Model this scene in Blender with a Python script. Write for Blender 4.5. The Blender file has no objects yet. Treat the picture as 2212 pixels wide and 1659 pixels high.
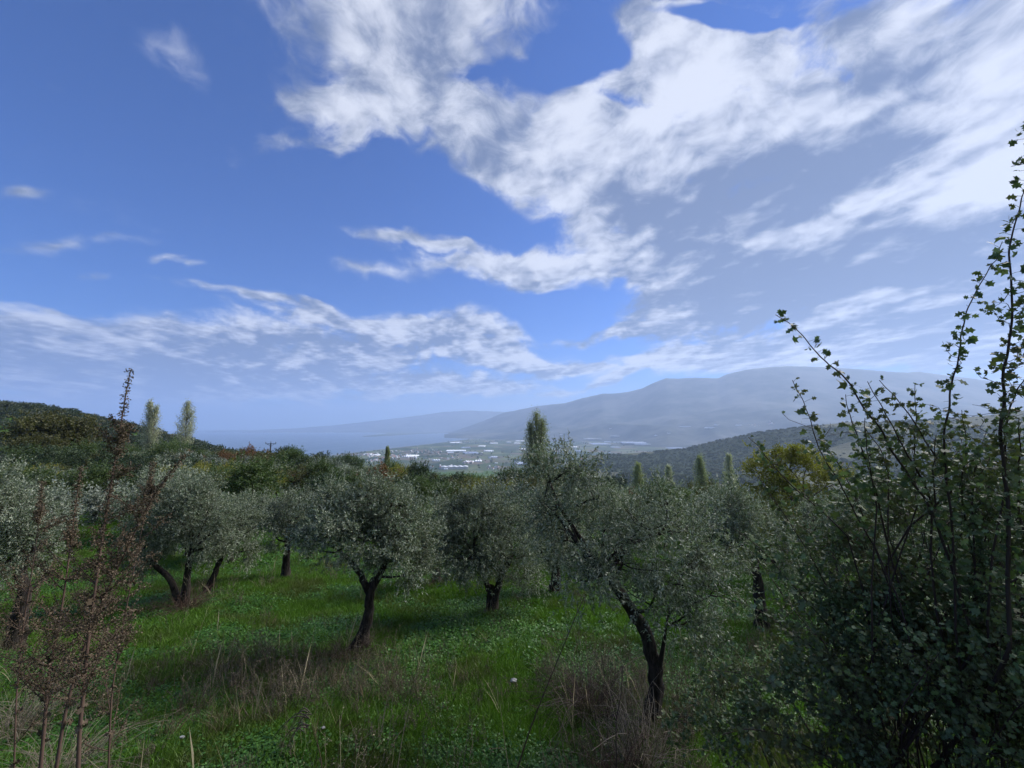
import bpy, math, random
import numpy as np
from mathutils import Matrix, Vector

# ------------------------------------------------------------------ camera
PITCH = math.radians(5.98)
scene = bpy.context.scene
COL = scene.collection
cam_data = bpy.data.cameras.new("camera")
cam = bpy.data.objects.new("camera", cam_data)
COL.objects.link(cam)
cam.location = (0, 0, 0)
cam.rotation_euler = (math.radians(90) + PITCH, 0, 0)
cam_data.sensor_width = 36.0
cam_data.lens = 14.06
cam_data.clip_start = 0.05
cam_data.clip_end = 200000
scene.camera = cam
scene.render.engine = 'CYCLES'
scene.cycles.use_denoising = True
scene.cycles.max_bounces = 8
scene.cycles.diffuse_bounces = 3
scene.cycles.glossy_bounces = 2
scene.cycles.transmission_bounces = 3
scene.cycles.transparent_max_bounces = 4
scene.cycles.volume_bounces = 6
scene.cycles.use_adaptive_sampling = True
scene.cycles.adaptive_threshold = 0.02
scene.view_settings.view_transform = 'Standard'
scene.view_settings.look = 'None'
scene.view_settings.exposure = 0.38
scene.view_settings.gamma = 1.0

CT, ST = math.cos(PITCH), math.sin(PITCH)


def ray(px, py):
    """direction of the sight line through a point of the 2212 x 1659 survey picture, with y = 1"""
    a = (px - 1106) / 864.0
    b = (829.5 - py) / 864.0
    d = np.array([a, CT - b * ST, ST + b * CT])
    return d / d[1]


def at(px, py, D):
    return ray(px, py) * D


def rat(py):
    return ray(1106, py)[2]


# ------------------------------------------------------------------ sky and sun
SUN_EL, SUN_AZ = 38.0, 62.0          # azimuth clockwise from the view direction
SKY_STRENGTH = 0.12
world = bpy.data.worlds.new("World")
scene.world = world
world.use_nodes = True
wn, wl = world.node_tree.nodes, world.node_tree.links
wn.clear()


def N(nodes, typ, **kw):
    n = nodes.new(typ)
    for k, v in kw.items():
        setattr(n, k, v)
    return n


class G:
    """tiny node-graph helper"""
    def __init__(self, tree):
        self.n, self.l = tree.nodes, tree.links

    def _in(self, sock, v):
        if hasattr(v, 'is_output'):
            self.l.new(v, sock)
        else:
            sock.default_value = v

    def math(self, op, a, b=None, c=None, clamp=False):
        m = self.n.new('ShaderNodeMath'); m.operation = op; m.use_clamp = clamp
        for i, v in enumerate((a, b, c)):
            if v is not None:
                self._in(m.inputs[i], v)
        return m.outputs[0]

    def ramp(self, v, a, b, c=0.0, d=1.0, smooth=True):
        m = self.n.new('ShaderNodeMapRange')
        m.interpolation_type = 'SMOOTHSTEP' if smooth else 'LINEAR'
        for i, x in enumerate((v, a, b, c, d)):
            self._in(m.inputs[i], x)
        return m.outputs[0]

    def mix(self, f, a, b, mode='MIX'):
        m = self.n.new('ShaderNodeMix'); m.data_type = 'RGBA'; m.blend_type = mode
        self._in(m.inputs[0], f)
        for s, v in ((m.inputs[6], a), (m.inputs[7], b)):
            self._in(s, v if hasattr(v, 'is_output') else (v[0], v[1], v[2], 1.0))
        return m.outputs[2]

    def noise(self, vec, scale, detail=4, rough=0.5, dist=0.0, lac=2.0, typ='FBM', color=False):
        m = self.n.new('ShaderNodeTexNoise')
        m.noise_dimensions = '3D'; m.noise_type = typ; m.normalize = True
        if vec is not None:
            self.l.new(vec, m.inputs['Vector'])
        self._in(m.inputs['Scale'], scale); m.inputs['Detail'].default_value = detail
        m.inputs['Roughness'].default_value = rough; m.inputs['Lacunarity'].default_value = lac
        m.inputs['Distortion'].default_value = dist
        return m.outputs[1 if color else 0]

    def vmath(self, op, a, b=None, scale=None):
        m = self.n.new('ShaderNodeVectorMath'); m.operation = op
        self._in(m.inputs[0], a)
        if b is not None:
            self._in(m.inputs[1], b)
        if scale is not None:
            self._in(m.inputs['Scale'], scale)
        return m.outputs[1 if op in ('LENGTH', 'DOT_PRODUCT', 'DISTANCE') else 0]


g = G(world.node_tree)
tc = N(wn, 'ShaderNodeTexCoord')
DIR = tc.outputs['Generated']
sep = N(wn, 'ShaderNodeSeparateXYZ'); wl.new(DIR, sep.inputs[0])
den = g.math('ADD', g.math('MAXIMUM', sep.outputs[2], 0.0), 0.10)
cmb = N(wn, 'ShaderNodeCombineXYZ')
wl.new(g.math('DIVIDE', sep.outputs[0], den), cmb.inputs[0])
wl.new(g.math('DIVIDE', sep.outputs[1], den), cmb.inputs[1])
PLANE = cmb.outputs[0]                       # position on the cloud deck
warp = g.noise(PLANE, 0.55, 1.5, 0.5, color=True)
warpc = g.vmath('SUBTRACT', warp, (0.5, 0.5, 0.5))
# directions are nudged by noise before the banks are laid out, so their rims are never ellipses
dw = g.vmath('ADD', DIR, g.vmath('MULTIPLY', g.vmath('SUBTRACT', g.noise(DIR, 4.5, 3, 0.55, color=True), (0.5, 0.5, 0.5)), (0.22, 0.22, 0.12)))


def udir(px, py):
    d = ray(px, py)
    return d / np.linalg.norm(d)


def bank(px, py, rx, ry, ang=0.0, amp=1.0):
    c = udir(px, py)
    ca, sa = math.cos(math.radians(ang)), math.sin(math.radians(ang))
    h = 10.0
    ex = (udir(px + ca * h, py - sa * h) - udir(px - ca * h, py + sa * h)) / (2 * h)
    ey = (udir(px - sa * h, py - ca * h) - udir(px + sa * h, py + ca * h)) / (2 * h)
    sx, sy = np.linalg.norm(ex) * rx, np.linalg.norm(ey) * ry
    X = ex / np.linalg.norm(ex)
    Z = c
    Y = np.cross(Z, X); Y /= np.linalg.norm(Y)
    X = np.cross(Y, Z)
    M = Matrix((X, Y, Z)).transposed()
    mp = N(wn, 'ShaderNodeMapping', vector_type='TEXTURE')
    wl.new(dw, mp.inputs[0])
    mp.inputs['Location'].default_value = tuple(c)
    mp.inputs['Rotation'].default_value = tuple(M.to_euler('XYZ'))
    mp.inputs['Scale'].default_value = (sx, sy, 0.8)
    gr = N(wn, 'ShaderNodeTexGradient', gradient_type='SPHERICAL')
    wl.new(mp.outputs[0], gr.inputs[0])
    return gr.outputs[1], amp


def total(lst, start=None):
    acc = start
    for b in lst:
        f, a = bank(*b)
        acc = g.math('MULTIPLY_ADD', f, a, acc if acc is not None else 0.0)
    return acc


COVER = [
    # the great bank: veils at the top, fingers, the diagonal band, the grey deck on the right
    (800, 80, 300, 300, 0, .8), (960, 60, 300, 240, 0, 1.15), (1430, 30, 160, 120, 0, .8), (660, 210, 190, 40, -8, .7), (790, 245, 230, 80, -6, 1.15),
    (700, 308, 230, 38, -6, 1.0), (1080, 290, 260, 130, -10, 1.0), (960, 340, 170, 70, -28, .6), (1170, 360, 260, 110, -22, 1.0),
    (1310, 450, 260, 120, -20, .9), (1340, 190, 300, 150, 25, 1.1), (1620, 130, 330, 150, 5, 1.1), (1450, 330, 380, 190, 0, 1.0),
    (1850, 290, 520, 240, 12, 1.2), (1700, 480, 620, 240, 0, 1.4), (2150, 480, 500, 420, 0, 1.2), (1850, 690, 640, 210, 0, 1.2),
    (1480, 620, 260, 160, 0, .9), (2200, 90, 420, 260, 0, .8), (1950, 40, 260, 140, 0, .45), (1420, 20, 120, 110, 0, .7),
    (900, 518, 190, 24, -8, 1.0), (1060, 570, 260, 62, -6, 1.1), (1270, 572, 260, 62, 3, 1.1),
    # low streaky banks over the water
    (40, 668, 190, 24, -8, .9), (60, 705, 240, 26, -5, .8), (560, 650, 230, 18, -9, .9), (740, 690, 320, 30, -6, .8),
    (1040, 715, 260, 52, 0, 1.3), (450, 716, 700, 46, 0, 1.0), (1090, 768, 170, 38, -8, 1.3), (720, 775, 700, 66, 0, 1.2),
    (200, 780, 600, 90, 0, 1.4), (420, 840, 950, 60, 0, 1.2), (1010, 832, 260, 30, 0, 1.0),
    (1320, 720, 170, 24, 4, 1.0), (1440, 775, 230, 28, 10, 1.0), (1290, 822, 190, 20, 14, 1.0), (1160, 785, 80, 18, 0, .9),
    (1270, 776, 90, 18, 4, .9), (1840, 690, 170, 40, 12, .6), (1640, 790, 420, 50, 0, .8),
    # small wisps in the blue
    (40, 415, 90, 20, -4, .42), (170, 530, 230, 22, 3, .45), (205, 596, 60, 16, 0, .6), (375, 560, 60, 18, 8, .5),
    (430, 572, 50, 16, 0, .5), (800, 590, 130, 24, -6, .45), (380, 110, 120, 60, -35, .38),
    # gaps
    (1275, 100, 180, 85, 18, -1.7), (1080, 150, 120, 40, 10, -.5), (1590, 20, 230, 34, -6, -1.5), (1310, 240, 110, 34, -20, -.8),
    (1180, 690, 220, 80, 10, -.7), (980, 790, 170, 22, 0, -.5), (1780, 120, 120, 50, 0, -.5), (1560, 235, 150, 40, 10, -.35),
    (900, 420, 330, 80, -22, -.6),
]
GREY = [
    (1600, 400, 420, 110, 6, 1.0), (1780, 590, 620, 150, 4, 1.0), (1450, 510, 200, 90, -25, .6), (1560, 690, 330, 110, 10, .8),
    (2060, 720, 420, 170, 0, .6), (500, 800, 1000, 70, 0, .75), (560, 735, 900, 30, 0, .45), (820, 745, 420, 20, 0, .5), (500, 690, 800, 24, -3, -.5), (60, 745, 260, 40, 0, -.6), (640, 780, 300, 14, 0, -.7), (1960, 110, 480, 120, 0, .5),
    (700, 90, 330, 260, 0, .25), (2150, 230, 320, 260, 20, -.9), (1500, 240, 420, 130, 12, -.55), (2080, 400, 320, 60, 14, -.5),
    (780, 250, 220, 60, 0, -.4), (1150, 560, 330, 70, 0, -.5), (1840, 690, 200, 44, 12, -1.3), (1420, 780, 300, 36, 10, -.9),
    (1090, 765, 180, 34, 0, -.8), (1800, 495, 520, 40, 10, -.45),
]
cov = total(COVER)
cov = g.math('MINIMUM', cov, 1.25)
# generic sky away from the view: broken cloud with the same grain
back = g.ramp(sep.outputs[1], 0.15, -0.35)
cov = g.math('ADD', cov, g.math('MULTIPLY', back, g.ramp(g.noise(DIR, 1.3, 2, 0.5), 0.38, 0.62, 0.0, 1.0)))
pw = g.vmath('ADD', PLANE, g.vmath('SCALE', warpc, scale=0.35))
stretch = g.vmath('MULTIPLY', pw, (1.0, 0.85, 1.0))
n_big = g.noise(stretch, 1.5, 7, 0.56, 0.0)
n_fine = g.noise(g.vmath('MULTIPLY', dw, (1.0, 1.0, 1.6)), 15.0, 7, 0.58, 0.0)
amp = g.ramp(cov, 0.0, 0.55, 0.30, 1.0)
turb = g.math('ADD', g.math('MULTIPLY', g.math('SUBTRACT', n_big, 0.5), 1.9), g.math('MULTIPLY', g.math('SUBTRACT', n_fine, 0.5), 2.1))
dens = g.math('MULTIPLY_ADD', turb, amp, g.math('MULTIPLY_ADD', cov, 1.12, -0.02))
alpha = g.ramp(dens, 0.06, 0.92)
# brightness: lit rims, shaded bellies
grey = total(GREY, 0.25)
SD = 0.11
toward = (math.sin(math.radians(SUN_AZ)) * SD, math.cos(math.radians(SUN_AZ)) * SD, 0.0)
relief = g.math('SUBTRACT', g.noise(stretch, 1.5, 4, 0.55), g.noise(g.vmath('ADD', stretch, toward), 1.5, 4, 0.55))
relief2 = g.math('SUBTRACT', g.noise(stretch, 4.6, 3, 0.5), g.noise(g.vmath('ADD', stretch, tuple(v * .4 for v in toward)), 4.6, 3, 0.5))
lit_n = g.math('ADD', g.math('MULTIPLY_ADD', relief, 2.5, 0.5), g.math('MULTIPLY', relief2, 1.2))
lit_f = g.noise(g.vmath('MULTIPLY', dw, (1.0, 1.0, 2.0)), 12.0, 8, 0.62, 0.0)
L = g.math('ADD', 0.57, g.math('MULTIPLY', g.math('SUBTRACT', lit_n, 0.5), 1.9))
L = g.math('ADD', L, g.math('MULTIPLY', g.math('SUBTRACT', lit_f, 0.5), 2.3))
L = g.math('SUBTRACT', L, g.math('MULTIPLY', grey, 0.95))
L = g.math('SUBTRACT', L, g.math('MULTIPLY', g.ramp(dens, 0.9, 1.9), 0.12))
L = g.ramp(L, -0.42, 1.02, smooth=True)
S = 0.80 / SKY_STRENGTH
ccol = g.mix(L, (0.155 * S, 0.205 * S, 0.345 * S), (0.80 * S, 0.83 * S, 0.92 * S))
sky = N(wn, 'ShaderNodeTexSky', sky_type='NISHITA')
sky.sun_disc = False
sky.sun_elevation = math.radians(SUN_EL)
sky.sun_rotation = math.radians(SUN_AZ)
sky.altitude = 300
sky.air_density = 1.0
sky.dust_density = 0.0
sky.ozone_density = 2.2
skyc = g.mix(1.0, sky.outputs[0], (0.15, 0.395, 0.86), 'MULTIPLY')
final = g.mix(g.math('MULTIPLY', alpha, 0.93), skyc, ccol)
bg = N(wn, 'ShaderNodeBackground')
wl.new(final, bg.inputs[0]); bg.inputs[1].default_value = SKY_STRENGTH
wo = N(wn, 'ShaderNodeOutputWorld')
wl.new(bg.outputs[0], wo.inputs[0])
world.cycles.sampling_method = 'MANUAL'
world.cycles.sample_map_resolution = 512

sun_data = bpy.data.lights.new("sun", 'SUN')
sun_data.energy = 4.8
sun_data.angle = math.radians(34)
sun_data.color = (1.0, 0.965, 0.93)
sun = bpy.data.objects.new("sun", sun_data)
COL.objects.link(sun)
az, el = math.radians(SUN_AZ), math.radians(SUN_EL)
sdir = Vector((math.sin(az) * math.cos(el), math.cos(az) * math.cos(el), math.sin(el)))
sun.rotation_euler = sdir.to_track_quat('Z', 'Y').to_euler()

# ------------------------------------------------------------------ helpers
def link(o, parent=None):
    COL.objects.link(o)
    if parent is not None:
        o.parent = parent
    return o


def tag(o, label=None, cat=None, group=None, kind=None):
    if label: o['label'] = label
    if cat: o['category'] = cat
    if group: o['group'] = group
    if kind: o['kind'] = kind
    return o


def empty(name, loc, label, cat, group=None, rz=0.0):
    o = bpy.data.objects.new(name, None)
    o.empty_display_size = 0.3
    COL.objects.link(o)
    o.location = tuple(float(v) for v in loc)
    o.rotation_euler = (0, 0, rz)
    return tag(o, label, cat, group)


def dup(root, loc, rz=0.0, sc=1.0, label=None, group=None):
    r = root.copy(); COL.objects.link(r)
    r.location = tuple(float(v) for v in loc); r.rotation_euler = (0, 0, rz)
    r.scale = (sc, sc, sc) if not hasattr(sc, '__len__') else tuple(sc)
    if label: r['label'] = label
    if group: r['group'] = group
    for ch in root.children:
        c = ch.copy(); COL.objects.link(c); c.parent = r
        for gc in ch.children:
            d = gc.copy(); COL.objects.link(d); d.parent = c
    return r


def mesh(name, V, faces, mats=(), midx=None, smooth=False, tint=None):
    """faces: list of (n, k) integer arrays"""
    V = np.asarray(V, np.float32)
    me = bpy.data.meshes.new(name)
    faces = [np.asarray(f, np.int32) for f in faces if len(f)]
    loops = np.concatenate([f.ravel() for f in faces])
    tot = np.concatenate([np.full(len(f), f.shape[1], np.int32) for f in faces])
    start = np.concatenate([[0], np.cumsum(tot)[:-1]]).astype(np.int32)
    me.vertices.add(len(V)); me.vertices.foreach_set('co', V.ravel())
    me.loops.add(len(loops)); me.loops.foreach_set('vertex_index', loops)
    me.polygons.add(len(tot)); me.polygons.foreach_set('loop_start', start)
    for m in mats:
        me.materials.append(m)
    if midx is not None:
        me.polygons.foreach_set('material_index', np.asarray(midx, np.int32))
    me.update(calc_edges=True)
    me.polygons.foreach_set('use_smooth', np.full(len(tot), bool(smooth)))
    if tint is not None:
        a = me.attributes.new('tint', 'FLOAT', 'FACE')
        a.data.foreach_set('value', np.asarray(tint, np.float32))
    return me


def obj(name, me, parent=None, **kw):
    o = bpy.data.objects.new(name, me)
    link(o, parent)
    return tag(o, **kw)


def grid_mesh(name, P, mats=(), smooth=True):
    r, c = P.shape[:2]
    i = np.arange(r * c).reshape(r, c)
    F = np.stack([i[:-1, :-1], i[:-1, 1:], i[1:, 1:], i[1:, :-1]], -1).reshape(-1, 4)
    return mesh(name, P.reshape(-1, 3), [F], mats, smooth=smooth)


_tab = np.random.RandomState(7).rand(256, 256)


def vnoise(x, y):
    x = np.asarray(x, float); y = np.asarray(y, float)
    xi = np.floor(x).astype(int); yi = np.floor(y).astype(int)
    fx, fy = x - xi, y - yi
    fx = fx * fx * (3 - 2 * fx); fy = fy * fy * (3 - 2 * fy)
    a = _tab[xi & 255, yi & 255]; b = _tab[(xi + 1) & 255, yi & 255]
    c = _tab[xi & 255, (yi + 1) & 255]; d = _tab[(xi + 1) & 255, (yi + 1) & 255]
    return (a * (1 - fx) + b * fx) * (1 - fy) + (c * (1 - fx) + d * fx) * fy


def fbm(x, y, o=4):
    s, a, t = 0, 1, 0
    for k in range(o):
        s = s + a * (vnoise(x * 2 ** k + 17 * k, y * 2 ** k + 31 * k) - 0.5); t += a; a *= 0.5
    return s / t


def sstep(a, b, v):
    t = np.clip((v - a) / (b - a), 0, 1)
    return t * t * (3 - 2 * t)


# ------------------------------------------------------------------ materials
def new_mat(name):
    m = bpy.data.materials.new(name); m.use_nodes = True
    m.node_tree.nodes.clear()
    gg = G(m.node_tree)
    out = gg.n.new('ShaderNodeOutputMaterial')
    return m, gg, out


def principled(gg, out, col, rough=0.7, spec=0.3, normal=None, metal=0.0):
    p = gg.n.new('ShaderNodeBsdfPrincipled')
    gg._in(p.inputs['Base Color'], col if hasattr(col, 'is_output') else (*col, 1))
    gg._in(p.inputs['Roughness'], rough)
    gg._in(p.inputs['Specular IOR Level'], spec)
    gg._in(p.inputs['Metallic'], metal)
    if normal is not None:
        gg.l.new(normal, p.inputs['Normal'])
    gg.l.new(p.outputs[0], out.inputs[0])
    return p


def bump(gg, h, strength=0.5, dist=0.1):
    b = gg.n.new('ShaderNodeBump'); b.inputs['Strength'].default_value = strength
    b.inputs['Distance'].default_value = dist
    gg.l.new(h, b.inputs['Height'])
    return b.outputs[0]


def pos(gg):
    return gg.n.new('ShaderNodeNewGeometry').outputs['Position']


def attr(gg, name):
    a = gg.n.new('ShaderNodeAttribute'); a.attribute_name = name
    return a.outputs['Fac']


def mat_plain(name, col, rough=0.7, spec=0.3, var=0.15, scale=3.0):
    m, gg, out = new_mat(name)
    tcn = gg.n.new('ShaderNodeTexCoord').outputs['Object']
    n = gg.noise(tcn, scale, 4, 0.6)
    c2 = tuple(max(0, c * (1 - 2 * var)) for c in col)
    c3 = tuple(min(1, c * (1 + 2 * var)) for c in col)
    principled(gg, out, gg.mix(n, c2, c3), rough, spec)
    return m


# ground: damp soil, moss, grass thatch
def mat_ground():
    m, gg, out = new_mat('meadow_soil')
    P = pos(gg)
    n1 = gg.ramp(gg.noise(P, 0.35, 5, 0.6), 0.35, 0.65)
    n2 = gg.ramp(gg.noise(P, 2.3, 5, 0.65), 0.35, 0.7)
    n3 = gg.noise(P, 26.0, 3, 0.7)
    c = gg.mix(n2, (0.045, 0.105, 0.012), (0.085, 0.18, 0.020))
    c = gg.mix(gg.math('MULTIPLY', n1, 0.55), c, (0.070, 0.072, 0.030))
    c = gg.mix(gg.ramp(n3, 0.5, 0.75, 0.0, 0.6), c, (0.022, 0.030, 0.010))
    principled(gg, out, c, 0.95, 0.1, bump(gg, n3, 0.6, 0.05))
    return m


M_GROUND = mat_ground()

# ------------------------------------------------------------------ near terrain
_py = np.array([-400, -20, 0, .8, 1.8, 3.0, 4.0, 5.1, 6.6, 9.4, 13, 18.5, 30, 50, 80, 105, 130, 180, 260, 500, 900, 1400, 2000, 2600, 9000.])
_pz = np.array([30, -1.3, -1.55, -1.7, -2.2, -3.2, -3.85, -4.35, -4.62, -5.06, -5.7, -6.45, -7.6, -9.0, -11.0, -13.5, -18, -30, -52, -105, -160, -205, -232, -250, -260.])
# height of the left hill's crest line in the plane y = 260
_hx = np.array([-3000, -1200, -700, -450, -333, -290, -257, -225, -182, -150, -115, 60.])
_hz = np.array([120, 70, 42, 22, 8.5, 3.5, -4, -11, -22, -30, -42, -60.])


def height(x, y):
    x = np.asarray(x, float); y = np.asarray(y, float)
    z = np.interp(y, _py, _pz)
    z = z - 25 * sstep(40, 150, y) * sstep(-8, 45, x) * (1 + sstep(0.4, 1.1, x / np.maximum(y, 1)) * .2)
    z = z - 4.3 * sstep(28, 82, y) * sstep(-.62, -.05, x / np.maximum(y, 1)) * (1 - .5 * sstep(.05, .5, x / np.maximum(y, 1)))
    z = z - 1.3 * sstep(15, 32, y) * sstep(.12, .42, x / np.maximum(y, 1))
    crest = np.interp(x * 260 / np.maximum(y, 120), _hx, _hz) * np.clip(y / 260, .5, 3)
    w = sstep(105, 250, y) * (1 - sstep(420, 900, y)) * sstep(-.32, -.5, x / np.maximum(y, 1))
    z = z * (1 - w) + crest * w
    z = z + sstep(-6, -40, x) * sstep(10, 60, y) * 1.6
    z = z + fbm(x / 3.1, y / 3.1, 4) * 0.42 * sstep(3.0, 7, np.hypot(x, y)) + fbm(x / 60 + 5, y / 60, 4) * 9 * sstep(60, 260, np.hypot(x, y))
    return z


def polar_ground():
    front = np.arange(-64, 64.01, 0.36)
    back = np.arange(70, 290.1, 5.0)
    az_ = np.radians(np.concatenate([front, back, [296]]))
    r = 0.35 * 1.031 ** np.arange(0, 300)
    r = r[r < 3100]
    A, R = np.meshgrid(np.append(az_, az_[0]), r)
    X, Y = R * np.sin(A), R * np.cos(A)
    P = np.stack([X, Y, height(X, Y)], -1)
    return grid_mesh('ground', P, [M_GROUND])


obj('ground', polar_ground(), kind='structure', label='grassy slope falling away under the olive trees')

# ------------------------------------------------------------------ bay, plain
PLAIN_Z, SEA_Z = -238.0, -240.0


def on_plane(px, py, z=PLAIN_Z):
    r_ = ray(px, py)
    return r_ * (z / r_[2])


def mat_sea():
    m, gg, out = new_mat('sea_water')
    P = pos(gg)
    n = gg.noise(gg.vmath('MULTIPLY', P, (0.004, 0.0012, 0.0)), 1.0, 5, 0.6)
    rip = gg.noise(P, 0.03, 3, 0.6)
    c = gg.mix(gg.ramp(n, 0.35, 0.65), (0.055, 0.10, 0.15), (0.075, 0.125, 0.175))
    principled(gg, out, c, gg.math('MULTIPLY_ADD', n, 0.25, 0.22), 0.5, bump(gg, rip, 0.25, 3.0))
    return m


t = np.linspace(0, 2 * np.pi, 129)[:-1]
rr = np.array([1.0, 2500, 9000, 25000, 31000.])
V = np.concatenate([[[0, 0, SEA_Z]]] + [np.stack([q * np.cos(t), q * np.sin(t), np.full(128, SEA_Z)], -1) for q in rr[1:]])
F4 = []
for k in range(3):
    a = 1 + 128 * k + np.arange(128); b = 1 + 128 * k + (np.arange(128) + 1) % 128
    F4.append(np.stack([a, b, b + 128, a + 128], -1))
F3 = np.stack([np.zeros(128, int), 1 + np.arange(128), 1 + (np.arange(128) + 1) % 128], -1)
obj('sea', mesh('sea', V, [F3] + F4, [mat_sea()]), kind='structure', label='hazy blue gulf beyond the plain')

# crop2-> survey picture
c2 = lambda x, y: (493.7 + x * .2728, 823 + y * .2728)
c3 = lambda x, y: (1042.3 + x * .2976, 713.2 + y * .2976)
c4 = lambda x, y: (1591 + x * .3638, 219.4 + y * .3638)
c5 = lambda x, y: (1591 + x * .2808, 768 + y * .2808)

shore_px = [c2(60, 660), c2(400, 625), c2(740, 597), c2(860, 582), c2(1000, 566), c2(1200, 543), c2(1400, 520), c2(1600, 498), c2(1800, 473),
            c2(1950, 455), c2(2050, 436), c2(2100, 423), c2(2112, 412)]
shore = [on_plane(*p)[:2] for p in shore_px]
far_px = [c2(2060, 406), c2(1900, 405), c2(1700, 411), c2(1500, 421), c2(1300, 432), c2(1150, 440), c2(1050, 442), c2(1080, 435),
          c2(1180, 426), c2(1260, 415), c2(1100, 402), c2(900, 392)]
far = [on_plane(*p)[:2] for p in far_px]


def mat_plain_fields():
    m, gg, out = new_mat('farmland')
    P = pos(gg)
    Pw = gg.vmath('ADD', P, gg.vmath('SCALE', gg.noise(P, 0.0012, 2, 0.5, color=True), scale=260.0))
    Pr = gg.n.new('ShaderNodeMapping'); gg.l.new(Pw, Pr.inputs[0]); Pr.inputs['Rotation'].default_value = (0, 0, 0.5)
    Pr.inputs['Scale'].default_value = (1.0, 0.62, 0.0)
    v = gg.n.new('ShaderNodeTexVoronoi'); v.distance = 'CHEBYCHEV'; v.inputs['Scale'].default_value = 0.0075
    gg.l.new(Pr.outputs[0], v.inputs['Vector'])
    s = gg.n.new('ShaderNodeSeparateColor'); gg.l.new(v.outputs['Color'], s.inputs[0])
    c = gg.mix(s.outputs[0], (0.030, 0.050, 0.028), (0.075, 0.105, 0.045))
    c = gg.mix(gg.ramp(s.outputs[1], 0.62, 0.72), c, (0.13, 0.15, 0.075))
    c = gg.mix(gg.ramp(s.outputs[2], 0.78, 0.86), c, (0.15, 0.125, 0.09))
    c = gg.mix(gg.ramp(gg.noise(P, 0.0016, 4, 0.6), 0.5, 0.62, 0, .8), c, (0.030, 0.052, 0.028))
    principled(gg, out, c, 0.95, 0.1)
    return m


M_FIELD = mat_plain_fields()
pl = shore + [tuple(f) for f in far] + [(-9000, 21000), (20000, 26000), (26000, 6000), (9000, 0), (2200, 300), (300, 1500), (-700, 2000), (-1700, 2500)]
import bmesh
bm = bmesh.new()
vs = [bm.verts.new((float(p[0]), float(p[1]), PLAIN_Z)) for p in pl]
fc = bm.faces.new(vs)
if fc.normal.z == 0: fc.normal_update()
bmesh.ops.triangulate(bm, faces=[fc])
me = bpy.data.meshes.new('coastal_plain'); bm.to_mesh(me); bm.free(); me.materials.append(M_FIELD)
obj('coastal_plain', me, kind='structure', label='patchwork of fields on the coastal plain')
# the beach, a pale narrow strip just above the plain's edge
sh = np.array(shore)
d = np.gradient(sh, axis=0); nrm = np.stack([d[:, 1], -d[:, 0]], -1); nrm /= np.linalg.norm(nrm, axis=1)[:, None]
A = np.column_stack([sh - nrm * 6, np.full(len(sh), PLAIN_Z + .6)]); B = np.column_stack([sh + nrm * 26, np.full(len(sh), PLAIN_Z + .6)])
obj('beach', grid_mesh('beach', np.stack([A, B]), [mat_plain('beach_sand', (0.20, 0.20, 0.19))]), kind='structure', label='thin pale beach along the shore')


# ------------------------------------------------------------------ mountains
def mat_mountain():
    m, gg, out = new_mat('mountain_scrub')
    P = pos(gg)
    n = gg.ramp(gg.noise(P, 0.0016, 7, 0.62), 0.35, 0.68)
    c = gg.mix(n, (0.016, 0.028, 0.024), (0.120, 0.120, 0.10))
    principled(gg, out, c, 0.95, 0.1)
    return m


M_MOUNT = mat_mountain()


def mountain(name, label, crest, Ds, foot, depth, rough, seed, back=5000):
    """crest: survey points of the skyline; Ds: distance of the crest at those points"""
    cx = np.array([c[0] for c in crest], float); cy = np.array([c[1] for c in crest], float)
    u = np.linspace(cx[0], cx[-1], 420)
    yy = np.interp(u, cx, cy); D = np.interp(u, cx, Ds)
    D = D + 350 * fbm(u / 90 + seed, u * 0 + seed, 3)
    a = (u - 1106) / 864.0
    top = np.array([rat(v) for v in yy]) * D
    k = ray(1106, 829.5)[1]
    ax = a / (CT - ((829.5 - yy) / 864.0) * ST)
    rows = []
    ss = np.concatenate([np.linspace(0, 1, 46), 1 + np.linspace(0.05, 1, 10)])
    for s in ss:
        if s <= 1:
            Y = D - depth * (1 - s)
            Z = foot + (top - foot) * (s ** 1.75)
            amp = rough * np.sin(math.pi * min(s, .999) ** .8) ** 1.2 * (1 - s * .75)
        else:
            Y = D + back * (s - 1)
            Z = top - (top - foot) * (s - 1) * 1.0
            amp = rough * .6 * np.sin(math.pi * (s - 1)) ** .8
        X = ax * Y
        rid = 1 - 2 * np.abs(fbm(X / 1500 + seed, Y / 1900 + 3 * seed, 5)) * 2.2
        Z = Z + amp * (rid - .6)
        if abs(s - 1) < 1e-6:
            Z = top + 14 * fbm(u / 9 + seed, u * 0, 4) * (D / 9000)
        rows.append(np.stack([X, Y, Z], -1))
    o = obj(name, grid_mesh(name, np.array(rows), [M_MOUNT]), kind='structure', label=label)
    return o


m1 = [(960, 940), (1000, 925), (1040, 911), (1087, 892), (1161, 877), (1220, 871), (1250, 862), (1301, 850.5), (1328, 850), (1354, 847), (1387, 839), (1400, 833),
      (1414, 826), (1438, 817), (1455, 817.5), (1467, 818), (1503, 816), (1551, 817), (1572, 808), (1616, 798), (1652, 794), (1700, 791), (1759, 792),
      (1830, 796), (1914, 802), (1956, 805), (1984, 803), (2040, 810), (2212, 832), (2600, 842), (3100, 850)]
mountain('mountain_range', 'long blue mountain range behind the plain', m1, np.interp([p[0] for p in m1], [960, 1300, 1700, 3100], [12400, 9200, 7600, 7000]),
         -244, 4300, 200, 3)
m2 = [(330, 936), (450, 931), (560, 929), (640, 925), (726, 918), (821, 907.6), (903, 898), (930, 894), (957, 890), (1012, 887), (1060, 888.5), (1150, 892), (1300, 900)]
mountain('headland_hills', 'faint hills across the bay', m2, np.full(len(m2), 17500.), -260, 3200, 140, 11)

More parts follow.
